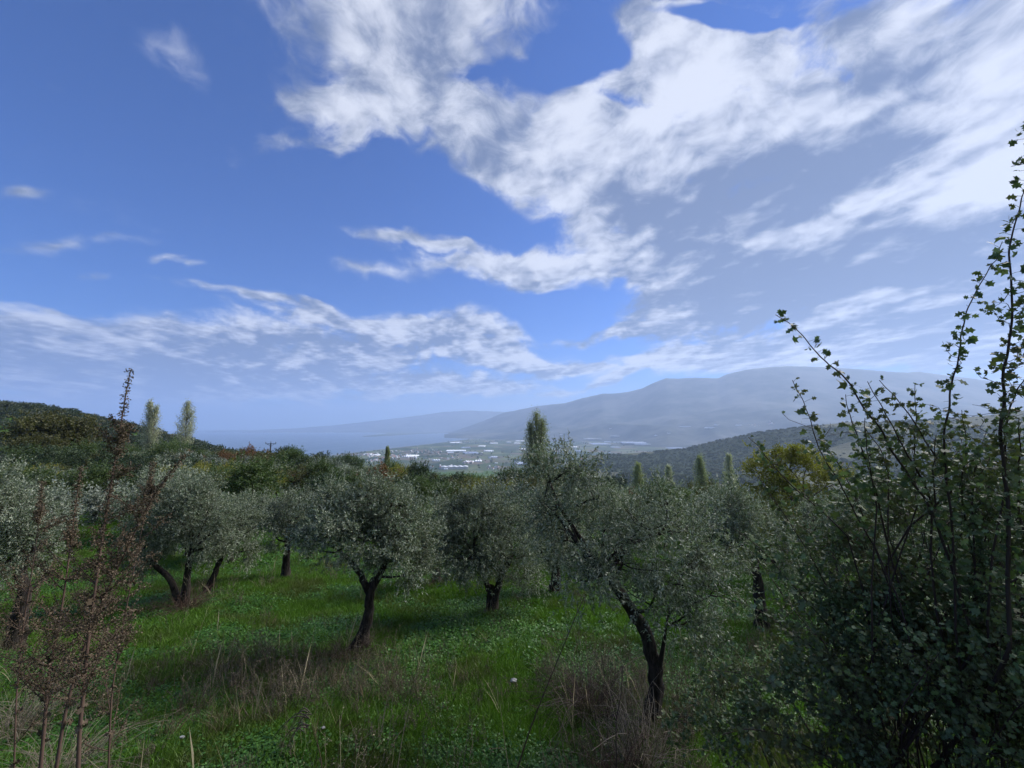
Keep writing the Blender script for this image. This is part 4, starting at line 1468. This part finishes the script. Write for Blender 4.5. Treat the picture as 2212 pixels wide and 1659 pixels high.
# withered weeds gather in drifts: across the open middle, round the trunk feet, along the foot of the bank
m_ = fbm(X / 2.6 + 60, Y / 2.6 + 9, 3) * 2.2 + .75 * np.exp(-((Y - 7.2 - .25 * np.abs(X + .5)) / 1.5) ** 2) * (np.abs(X) < 5.5) + .8 * np.exp(-((Y - 4.4) / .9) ** 2)
m_ += 1.3 * np.exp(-((X - .22 * Y) / 1.0) ** 2 - ((Y - 5.0) / 1.3) ** 2)
for (tx, ty) in NEAR:
    m_ += 1.5 * np.exp(-((X - tx) ** 2 + (Y - ty) ** 2) / .45)
ok_ = rg.rand(len(X)) < np.clip(m_ * .42, .03, .75)
X, Y, S_ = X[ok_], Y[ok_], S_[ok_]
scatter('dry_weeds', td, np.stack([X, Y, height(X, Y)], -1), rg.uniform(0, 6.28, len(X)), S_, rg.choice(8, len(X), p=[.19, .19, .16, .12, .11, .10, .06, .07]), 'withered grey brown weeds standing in drifts in the grass', tilt=rg.normal(size=len(X)) * .15)
print('GRASS', len(idx), 'DRY', len(X))


# ------------------------------------------------------------------ single plants and scraps in the meadow
def bramble_clump(px, D, n, h, label, mat, seed, spreadv=.55, w=.006, name='dry_grass_clump', cat='dry clump'):
    rng = R(seed); b = ground_at(px, D)
    root = empty(name, b, label, cat)
    tb = Tubes()
    for k in range(n):
        a = rng.uniform(0, 6.28); L_ = h * rng.uniform(.45, 1.1); sp = rng.uniform(.2, 1.0) * spreadv
        p0 = np.array([math.cos(a), math.sin(a), 0]) * rng.uniform(0, .22) + [0, 0, -.05]
        d = np.array([math.cos(a) * sp, math.sin(a) * sp, 1.0])
        q = np.linspace(0, 1, 8)[:, None]
        P = p0 + d * L_ * q + np.array([math.cos(a), math.sin(a), -.9]) * L_ * sp * .9 * q ** 2.2 + rng.normal(size=3) * L_ * .10 * np.sin(q * 3)
        tb.add(P, np.linspace(w, w * .3, 8) * rng.uniform(.5, 1.3), 3)
        if rng.rand() < .6:
            for m2 in range(3):
                s0 = P[rng.randint(2, 7)]
                tb.batch([s0], [s0 + unit(rng.normal(size=3) + [0, 0, .4]) * L_ * .25], w * .5, w * .2)
    obj('stalks', tb.mesh('clump_stalks', mat), root)['kind'] = 'stuff'
    return root


bramble_clump(1385, 5.7, 105, 1.1, 'tangled clump of pale arching dry stalks round the nearest olive trunk', B_STRAW, 601)
bramble_clump(1330, 5.3, 80, .9, 'reddish brown dead bramble just left of the pale stalk clump', B_STALK, 602)
bramble_clump(1270, 7.2, 260, 1.15, 'twiggy grey brown dead bush under the left side of the nearest olive crown', B_TWIG, 603, .9, .005, 'dead_bush', 'dead bush')
bramble_clump(120, 5.6, 140, .8, 'pale dry grass tussock among the dead stems at the left', B_STRAW, 604, .8, .004)
bramble_clump(20, 6.5, 160, 1.0, 'grey dry grass tussock cut off by the left edge', B_STRAW, 605, .8, .004)
bramble_clump(400, 12.6, 120, .9, 'brown dry tussock at the foot of the twin trunked olive', B_STALK, 606, .8, .007)
bramble_clump(760, 9.2, 110, .6, 'dry brown grass tussock at the foot of the curved olive trunk', B_STALK, 607, .8, .005)


def tall_stalk(pix, D, label, seed, mat=None, w=.005, side=0, name='dead_stalk'):
    rng = R(seed)
    P3 = np.array([at(x, y, D) for x, y in pix])
    b = P3[0].copy(); b[2] = gz(b[0], b[1])
    P3[0] = b - [0, 0, .05] if P3[0][2] < b[2] else P3[0]
    if P3[0][2] > b[2]:
        P3 = np.concatenate([[b - [0, 0, .05]], P3])
    root = empty(name, b, label, 'dry stalk')
    tb = Tubes(); q = np.linspace(0, len(P3) - 1, 12)
    PP_ = np.stack([np.interp(q, np.arange(len(P3)), P3[:, c]) for c in range(3)], -1) - b
    tb.add(PP_, np.linspace(w, w * .4, 12), 5)
    obj('stem', tb.mesh('stem', mat or B_STALK), root)
    if side:
        t2 = Tubes()
        for k in range(side):
            s0 = PP_[rng.randint(3, 12)]
            e = s0 + unit(rng.normal(size=3) * [1, .6, .5] + [0, 0, .5]) * rng.uniform(.08, .3)
            t2.add(curve(s0, e, rng, .12, 4), [w * .35, w * .3, w * .2, w * .1], 3)
        obj('twigs', t2.mesh('twigs', mat or B_STALK), root)['kind'] = 'stuff'
    return root


tall_stalk([(1105, 1700), (1150, 1560), (1195, 1450), (1240, 1340), (1262, 1290)], 4.4, 'long dark slanting stalk crossing the grass left of the nearest olive', 611, w=.009, side=8)
tall_stalk([(852, 1700), (868, 1600), (885, 1510)], 4.2, 'pale single grass stem near the bottom edge', 612, B_STRAW, .005)
tall_stalk([(1112, 1720), (1095, 1640), (1080, 1520)], 4.2, 'thin pale stem left of the long slanting stalk', 613, B_STRAW, .004, 3)
tall_stalk([(1330, 1560), (1342, 1500), (1345, 1440)], 5.0, 'thin dark sapling stem in front of the dead bush', 614, B_TWIG, .007, 12)
tall_stalk([(700, 1690), (690, 1620), (672, 1560)], 4.3, 'drooping dead stem with hanging brown side twigs near the bottom edge', 615, B_STALK, .006, 0)
# the hanging twigs of that stem
rng = R(616)
o = bpy.data.objects['dead_stalk.004']; b = np.array(o.location); t2 = Tubes()
for k in range(9):
    s0 = at(668 + rng.normal() * 6, 1535 + rng.uniform(0, 45), 4.3) - b
    e = s0 + np.array([-.30 * rng.uniform(.5, 1.2), rng.normal() * .06, -.22 * rng.uniform(.4, 1.2)])
    P = s0 + (e - s0) * np.linspace(0, 1, 7)[:, None] + np.array([0, 0, .10]) * np.sin(np.linspace(0, math.pi, 7))[:, None]
    t2.add(P, np.linspace(.006, .002, 7), 4)
obj('hanging_twigs', t2.mesh('hanging_twigs', B_TWIG), o)['kind'] = 'stuff'

M_SCRAP = mat_plain('white_scrap', (0.32, 0.32, 0.30), 0.8, 0.3)


def scrap(px, D, label, seed, s_=.05):
    rng = R(seed); b = ground_at(px, D)
    bm_ = bmesh.new(); bmesh.ops.create_icosphere(bm_, subdivisions=2, radius=s_)
    for v in bm_.verts:
        v.co.x *= 1.3; v.co.z *= .55
        v.co += Vector(rng.normal(size=3) * s_ * .16)
    me_ = bpy.data.meshes.new('scrap'); bm_.to_mesh(me_); bm_.free(); me_.materials.append(M_SCRAP)
    o_ = obj('paper_scrap', me_, label=label, cat='litter'); o_.location = (b[0], b[1], b[2] + .09)


scrap(1110, 8.0, 'crumpled white scrap lying in the grass between the forked olive and the nearest olive', 621)
scrap(697, 6.4, 'small white scrap in the grass left of the curved olive trunk', 622, .026)
scrap(392, 6.2, 'small pale scrap in the grass right of the dead stems', 623, .026)


# ------------------------------------------------------------------ tall dead docks at the left
def dock(pix, D, label, seed, r0=.010, spike_from=.45, nbr=26, blen=.35):
    rng = R(seed)
    P3 = np.array([at(x, y, D + .25 * k / len(pix)) for k, (x, y) in enumerate(pix[::-1])])
    b = P3[0].copy(); b[2] = gz(b[0], b[1])
    if P3[0][2] > b[2]:
        P3 = np.concatenate([[b - [0, 0, .05]], P3])
    else:
        P3[0][2] = b[2] - .05
    P3 = P3 - b
    root = empty('dead_dock_plant', b, label, 'dead weed', 'tall dead seed-head weeds at the left')
    q = np.linspace(0, len(P3) - 1, 40)
    C_ = np.stack([np.interp(q, np.arange(len(P3)), P3[:, c]) for c in range(3)], -1)
    for _ in range(2): C_[1:-1] = (C_[:-2] + 2 * C_[1:-1] + C_[2:]) / 4
    rad = np.linspace(r0, r0 * .22, 40)
    tb = Tubes(); tb.add(C_, rad, 7, .12)
    obj('stem', tb.mesh('dock_stem', B_STALK), root)
    FS, FD, TB = [], [], Tubes()
    for k in range(nbr):
        i0 = rng.uniform(8, 34); s0 = C_[int(i0)]
        L_ = blen * rng.uniform(.4, 1.2) * (1.15 - i0 / 40)
        d = unit(np.array([rng.normal(), rng.normal() * .7, rng.uniform(.25, 1.3)]))
        P = s0 + d * L_ * np.linspace(0, 1, 7)[:, None] + np.array([0, 0, 1]) * L_ * .25 * np.linspace(0, 1, 7)[:, None] ** 2
        TB.add(P, np.linspace(.0035, .0012, 7), 4)
        m2 = int(30 + 140 * L_)
        f = rng.uniform(.15, 1, m2)
        FS.append(np.stack([np.interp(f, np.linspace(0, 1, 7), P[:, c]) for c in range(3)], -1) + rng.normal(size=(m2, 3)) * .010)
        FD.append(rng.normal(size=(m2, 3)))
        for j in range(5):
            a0 = P[rng.randint(2, 6)]; a1 = a0 + unit(rng.normal(size=3) + [0, 0, .5]) * L_ * .35
            TB.batch([a0], [a1], .0014, .0007)
            m3_ = 14
            FS.append(a0 + (a1 - a0) * rng.uniform(.1, 1, (m3_, 1)) + rng.normal(size=(m3_, 3)) * .008); FD.append(rng.normal(size=(m3_, 3)))
    obj('side_branches', TB.mesh('dock_branches', B_STALK), root)['kind'] = 'stuff'
    # whorls of papery fruit, tight along the main spike
    for i0 in np.arange(40 * spike_from, 39.5, .45):
        c = np.array([np.interp(i0, np.arange(40), C_[:, c_]) for c_ in range(3)])
        t_ = 1 - (i0 / 40 - spike_from) / (1 - spike_from)
        m2 = int(16 + 30 * t_)
        FS.append(c + unit(rng.normal(size=(m2, 3))) * rng.uniform(.004, .022 + .016 * t_, (m2, 1)) * [1, 1, .45]); FD.append(rng.normal(size=(m2, 3)) + [0, 0, -.3])
    V, F = leaf_quads(np.concatenate(FS), np.concatenate(FD), .0125, .0095, rng, .5)
    obj('seed_heads', mesh('seed_heads', V, [F], [L_DEAD], tint=rng.uniform(0, 1, len(F))), root)['kind'] = 'stuff'
    # bent papery sheaths round the lower stem nodes
    for i0 in np.linspace(2, 22, 9):
        c = C_[int(i0)]; n_ = 5
        V, F = leaf_polys(c + rng.normal(size=(n_, 3)) * .005, unit(rng.normal(size=(n_, 3)) + [0, 0, -.6]), .045, 1.0, rng, curl=.9)
        obj('withered_leaf', mesh('withered_leaf', V, [F], [L_DEAD], tint=rng.uniform(0, .6, n_)), root)


dock([(282, 800), (270, 860), (260, 925), (248, 1000), (232, 1090), (215, 1200), (206, 1270), (193, 1362), (184, 1442), (180, 1507), (171, 1571), (168, 1720)], 2.25,
     'tallest dead seed-head stem, its narrow spike standing against the sky', 701, .0105, .52, 34)
dock([(398, 985), (365, 1025), (335, 1065), (300, 1130), (268, 1200), (245, 1245), (222, 1297), (200, 1345), (180, 1403), (161, 1458), (145, 1523), (135, 1571), (112, 1720)], 2.35,
     'dead reddish seed stem slanting to the right across the tallest one', 702, .0095, .74, 30, .42)
dock([(175, 1010), (165, 1080), (152, 1180), (140, 1270), (126, 1358), (113, 1410), (106, 1458), (100, 1507), (97, 1555), (82, 1720)], 2.45,
     'dead seed stem furthest to the left with pale bare lower stem', 703, .0105, .80, 30, .40)
dock([(330, 1000), (322, 1060), (305, 1150), (285, 1250), (262, 1370), (240, 1500), (232, 1720)], 2.9,
     'thin dead seed stem behind the other three', 704, .0065, .80, 26, .45)
dock([(90, 1040), (85, 1120), (70, 1230), (50, 1350), (35, 1500), (28, 1740)], 3.0,
     'short bushy dead seed stem at the edge of the picture', 705, .0065, .80, 26, .45)

# ------------------------------------------------------------------ the hawthorn at the right
rng = R(801)
SHOOTS = [  # survey points from tip to base, distance, leafiness, radius at base
    ([c4(240, 1265), c4(300, 1300), c4(380, 1370), c4(450, 1450), c4(520, 1520), c4(570, 1580), c4(650, 1655), c5(890, 250), c5(1000, 430), c5(1110, 590), c5(1200, 720), c5(1290, 870), c5(1400, 1050), c5(1520, 1250), (2060, 1240), (2110, 1400)], 2.3, 1.0, .0085),
    ([(2222, 250), (2214, 400), c4(1690, 600), c4(1650, 760), c4(1625, 900), c4(1640, 1200), c4(1620, 1400), c4(1590, 1560), c5(2048, 196), c5(2045, 350), c5(2050, 600), c5(2050, 800), c5(2060, 1000), (2175, 1200), (2180, 1400)], 2.0, 1.3, .0105),
    ([c4(1590, 830), c4(1550, 920), c4(1500, 990), c4(1430, 1120), c4(1370, 1250), c4(1330, 1400), c4(1320, 1500), c5(1680, 120), c5(1640, 280), c5(1620, 420), c5(1615, 600), c5(1605, 850), c5(1620, 1080), (2060, 1250)], 2.25, 1.0, .007),
    ([c5(440, 190), c5(500, 320), c5(560, 460), c5(600, 590), c5(650, 720), c5(720, 870), c5(800, 1000), c5(900, 1200), (1890, 1180)], 2.6, .9, .005),
    ([c5(100, 630), c5(170, 690), c5(230, 780), c5(320, 880), c5(450, 1010), c5(600, 1150), (1830, 1160)], 2.9, .9, .005),
    ([c5(850, 300), c5(860, 430), c5(910, 560), c5(960, 680), c5(1010, 820), c5(1060, 1000), c5(1100, 1200)], 2.6, 1.0, .006),
    ([c5(1020, 200), c5(1100, 360), c5(1180, 500), c5(1260, 640), c5(1340, 780), c5(1400, 900), c5(1500, 1150)], 2.4, 1.0, .0065),
    ([c5(1110, 190), c5(1200, 290), c5(1290, 400), c5(1400, 540), c5(1480, 680), c5(1570, 830), c5(1650, 1050)], 2.45, 1.1, .0065),
    ([c5(1385, 210), c5(1380, 460), c5(1370, 640), c5(1370, 900), c5(1400, 1150)], 2.6, 1.0, .005),
    ([c5(1745, 420), c5(1760, 600), c5(1770, 780), c5(1740, 900), c5(1750, 1150)], 2.7, 1.0, .005),
    ([(2230, 640), c5(2230, 150), c5(2150, 280), c5(2110, 400), c5(2090, 550), c5(2065, 720), c5(2070, 1000)], 2.1, 1.3, .006),
    ([c5(690, 680), c5(780, 820), c5(850, 950), c5(950, 1150)], 2.8, 1.0, .004),
    ([c5(1000, 480), c5(990, 620), c5(1010, 760), c5(1050, 950), c5(1090, 1150)], 2.5, 1.1, .005),
    ([c5(1550, 610), c5(1520, 780), c5(1510, 900), c5(1540, 1150)], 2.4, 1.1, .005),
    ([c5(1930, 600), c5(1870, 760), c5(1830, 900), c5(1820, 1150)], 2.7, 1.1, .005),
    ([c5(2190, 480), c5(2180, 700), c5(2170, 900), c5(2180, 1200)], 2.2, 1.2, .006),
    ([c5(1170, 900), c5(1100, 700), c5(1000, 560)][::-1], 2.7, 1.2, .004),
    ([(1585, 1140), (1640, 1180), (1710, 1260), (1790, 1350), (1880, 1430)], 3.1, .9, .005),
    ([(1560, 1290), (1630, 1310), (1720, 1370), (1820, 1450), (1900, 1520)], 3.0, .9, .005),
    ([(1530, 1450), (1600, 1450), (1700, 1490), (1800, 1540), (1900, 1590)], 3.0, .9, .005),
    ([(1560, 1590), (1620, 1570), (1700, 1590), (1800, 1640)], 2.8, .9, .005),
    ([(1640, 1030), (1680, 1090), (1740, 1180), (1800, 1290)], 3.2, .9, .005),
]
HB = ground_at(2020, 3.0)
haw = empty('hawthorn_bush', HB, 'large dark hawthorn bush with long arching leafy shoots filling the lower right', 'bush')
tb = Tubes(); LB, LD, LS = [], [], []
shoot_info = []
for (pix, D, leafy, rb) in SHOOTS:
    D = D * 1.0
    P3 = np.array([at(x, y, D + .35 * (k / len(pix)) ** 1.5) for k, (x, y) in enumerate(pix)])
    q = np.linspace(0, len(P3) - 1, 6 * len(P3))
    C_ = np.stack([np.interp(q, np.arange(len(P3)), P3[:, c]) for c in range(3)], -1)
    for _ in range(4): C_[1:-1] = (C_[:-2] + 2 * C_[1:-1] + C_[2:]) / 4
    C_[:, :] += np.stack([fbm(q * .9, q * 0 + k * 3.1 + len(shoot_info), 2) for k in range(3)], -1) * .02
    # run on down to the root
    root_pt = HB + np.array([rng.normal() * .22, rng.normal() * .2, -.05])
    tail = curve(C_[-1], root_pt, rng, .05, 8)[1:]
    full = np.concatenate([C_, tail]) - HB
    rad = np.concatenate([np.linspace(.0018, rb, len(C_)), np.linspace(rb, rb * 1.8, 7)])
    tb.add(full, rad, 6)
    seg = np.linalg.norm(np.diff(C_, axis=0), axis=1); s_ = np.concatenate([[0], np.cumsum(seg)])
    L_ = s_[-1]
    nodes_ = np.arange(.012, L_, .030)
    for j, sv in enumerate(nodes_):
        c = np.array([np.interp(sv, s_, C_[:, k]) for k in range(3)])
        t_ = unit(np.array([np.interp(min(sv + .01, L_), s_, C_[:, k]) for k in range(3)]) - c + 1e-6)
        a = j * 2.4 + rng.normal() * .5
        u = unit(np.cross(t_, [.3, .9, .1])); w = np.cross(t_, u)
        out_ = u * math.cos(a) + w * math.sin(a)
        sp = out_ * rng.uniform(.008, .045) + np.array([0, 0, 1]) * rng.uniform(-.004, .016)
        tb.batch([c - HB], [c + sp - HB], .0013, .0008)
        for m2 in range(rng.poisson(2.5 * leafy) + (1 if rng.rand() < .6 else 0)):
            dl = unit(out_ * rng.uniform(.3, 1.2) + rng.normal(size=3) * .5 + np.array([0, 0, rng.uniform(-.7, .35)]))
            LB.append(c + sp * rng.uniform(.6, 1) - HB); LD.append(dl); LS.append((rng.uniform(.027, .056) * (1 + .35 * (rng.rand() < .2)) * min(1, .65 + sv * 1.2), D))
    # short side twigs on the lower parts
    for j in range(int(L_ / .09)):
        sv = rng.uniform(.25, 1) * L_
        c = np.array([np.interp(sv, s_, C_[:, k]) for k in range(3)])
        e = c + unit(rng.normal(size=3) + [0, 0, .6]) * rng.uniform(.06, .20)
        P = curve(c, e, rng, .1, 4)
        tb.add(P - HB, [.0022, .0018, .0014, .001], 3)
        for m2 in range(rng.poisson(5 * leafy)):
            LB.append(c + (e - c) * rng.uniform(.2, 1.05) - HB); LD.append(unit(rng.normal(size=3) + [0, 0, -.1])); LS.append((rng.uniform(.022, .046), D))
LB, LD, LS = np.array(LB), np.array(LD), np.array(LS)
print('HAW', len(LB))
# the 300 leaves that show largest are leaves of their own, the rest one mass
show = LS[:, 0] / LS[:, 1] * (1 + .4 * (LB[:, 2] + HB[2] > -.25))
big = np.argsort(-show)[:300]
protos_l = []
for k in range(6):
    V, F = leaf_polys(np.zeros((1, 3)), np.array([[1.0, 0, 0]]), 1.0, 1.0, R(820 + k), curl=.25 + .15 * k, N_=np.array([[0, 1.0, 0]]))
    protos_l.append(mesh('hawthorn_leaf', V, [F], [L_HAW], tint=[.1 + .13 * k]))
for k in big:
    o = bpy.data.objects.new('leaf', protos_l[k % 6]); COL.objects.link(o); o.parent = haw
    d_ = Vector(LD[k]); q_ = d_.to_track_quat('X', 'Z'); q_ = q_ @ Matrix.Rotation(rng.uniform(0, 6.28), 3, 'X').to_quaternion()
    o.location = tuple(LB[k]); o.rotation_mode = 'QUATERNION'; o.rotation_quaternion = q_
    o.scale = (LS[k, 0],) * 3
rest = np.setdiff1d(np.arange(len(LB)), big)
V1, F1 = leaf_polys(LB[rest], LD[rest], LS[rest, 0] * 1.05, 1.0, rng)
t1 = rng.uniform(0, 1, len(F1))
# the body of the bush
BODY = [(2060, 1130, 180, 130, 3.0), (2180, 1080, 150, 150, 2.6), (1920, 1200, 150, 120, 3.3), (2100, 1330, 210, 180, 2.8), (1900, 1400, 170, 150, 3.2), (2180, 1520, 200, 200, 2.4), (1960, 1560, 200, 150, 2.7),
        (1760, 1330, 110, 80, 3.6), (1760, 1520, 150, 120, 3.1), (1640, 1590, 110, 70, 3.3), (1780, 1180, 90, 70, 3.7), (1660, 1260, 80, 60, 3.9), (1640, 1450, 90, 70, 3.7), (2260, 1300, 180, 260, 2.5),
        (1950, 1060, 110, 70, 3.3), (2100, 1000, 120, 70, 3.0), (1560, 1560, 100, 70, 3.3), (1590, 1420, 70, 60, 3.8), (1850, 1290, 110, 80, 3.4)]
DEN = [.70, .40, .68, .90, .85, 1.15, 1.05, .4, .8, .75, .5, .38, .42, .8, .25, .18, .5, .35, .45]
V2s, F2s, t2s, off = [], [], [], 0
for (l, dn) in zip(BODY, DEN):
    c = at(l[0], l[1], l[4] + .15) - HB; s2 = l[4] / 864
    S, E, V, F, tt, cc = crown(rng, [(c, (l[2] * s2, min(.55, max(l[2], l[3]) * s2), l[3] * s2))], .40 * dn, .16, 2, (.01, .01), .5, .13, 13)
    per = 9
    f = rng.uniform(0, 1, (len(S), per, 1))
    bb = (S[:, None] + (E - S)[:, None] * f).reshape(-1, 3)
    dd = (unit(E - S)[:, None] * .4 + rng.normal(size=(len(S), per, 3)) * .8).reshape(-1, 3)
    V, F = leaf_polys(bb, dd, .034, 1.0, rng, HAW_SIMPLE)
    V2s.append(V); F2s.append(F + off); off += len(V); t2s.append(np.clip(np.repeat(rng.uniform(0, .5, len(S)), per) + rng.uniform(0, .5, len(F)), 0, 1))
    tb.batch(S - (E - S) * .5, E, .0016, .0006)
    mains = cc[rng.rand(len(cc)) < .5]
    for q3 in mains:
        tb.add(curve(q3, np.array([q3[0] * .6 + rng.normal() * .1, q3[1] * .5, max(-.1, q3[2] - rng.uniform(.4, .9))]), rng, .08, 5), [.002, .003, .004, .005, .006], 4)
V2, F2 = np.concatenate(V2s), np.concatenate(F2s)
print('HAWBODY', len(F2))
obj('branches', tb.mesh('hawthorn_branches', B_HAW), haw)['kind'] = 'stuff'
obj('foliage', mesh('hawthorn_foliage', np.concatenate([V1, V2]), [F1, F2 + len(V1)], [L_HAW], tint=np.concatenate([t1, np.concatenate(t2s)])), haw)['kind'] = 'stuff'
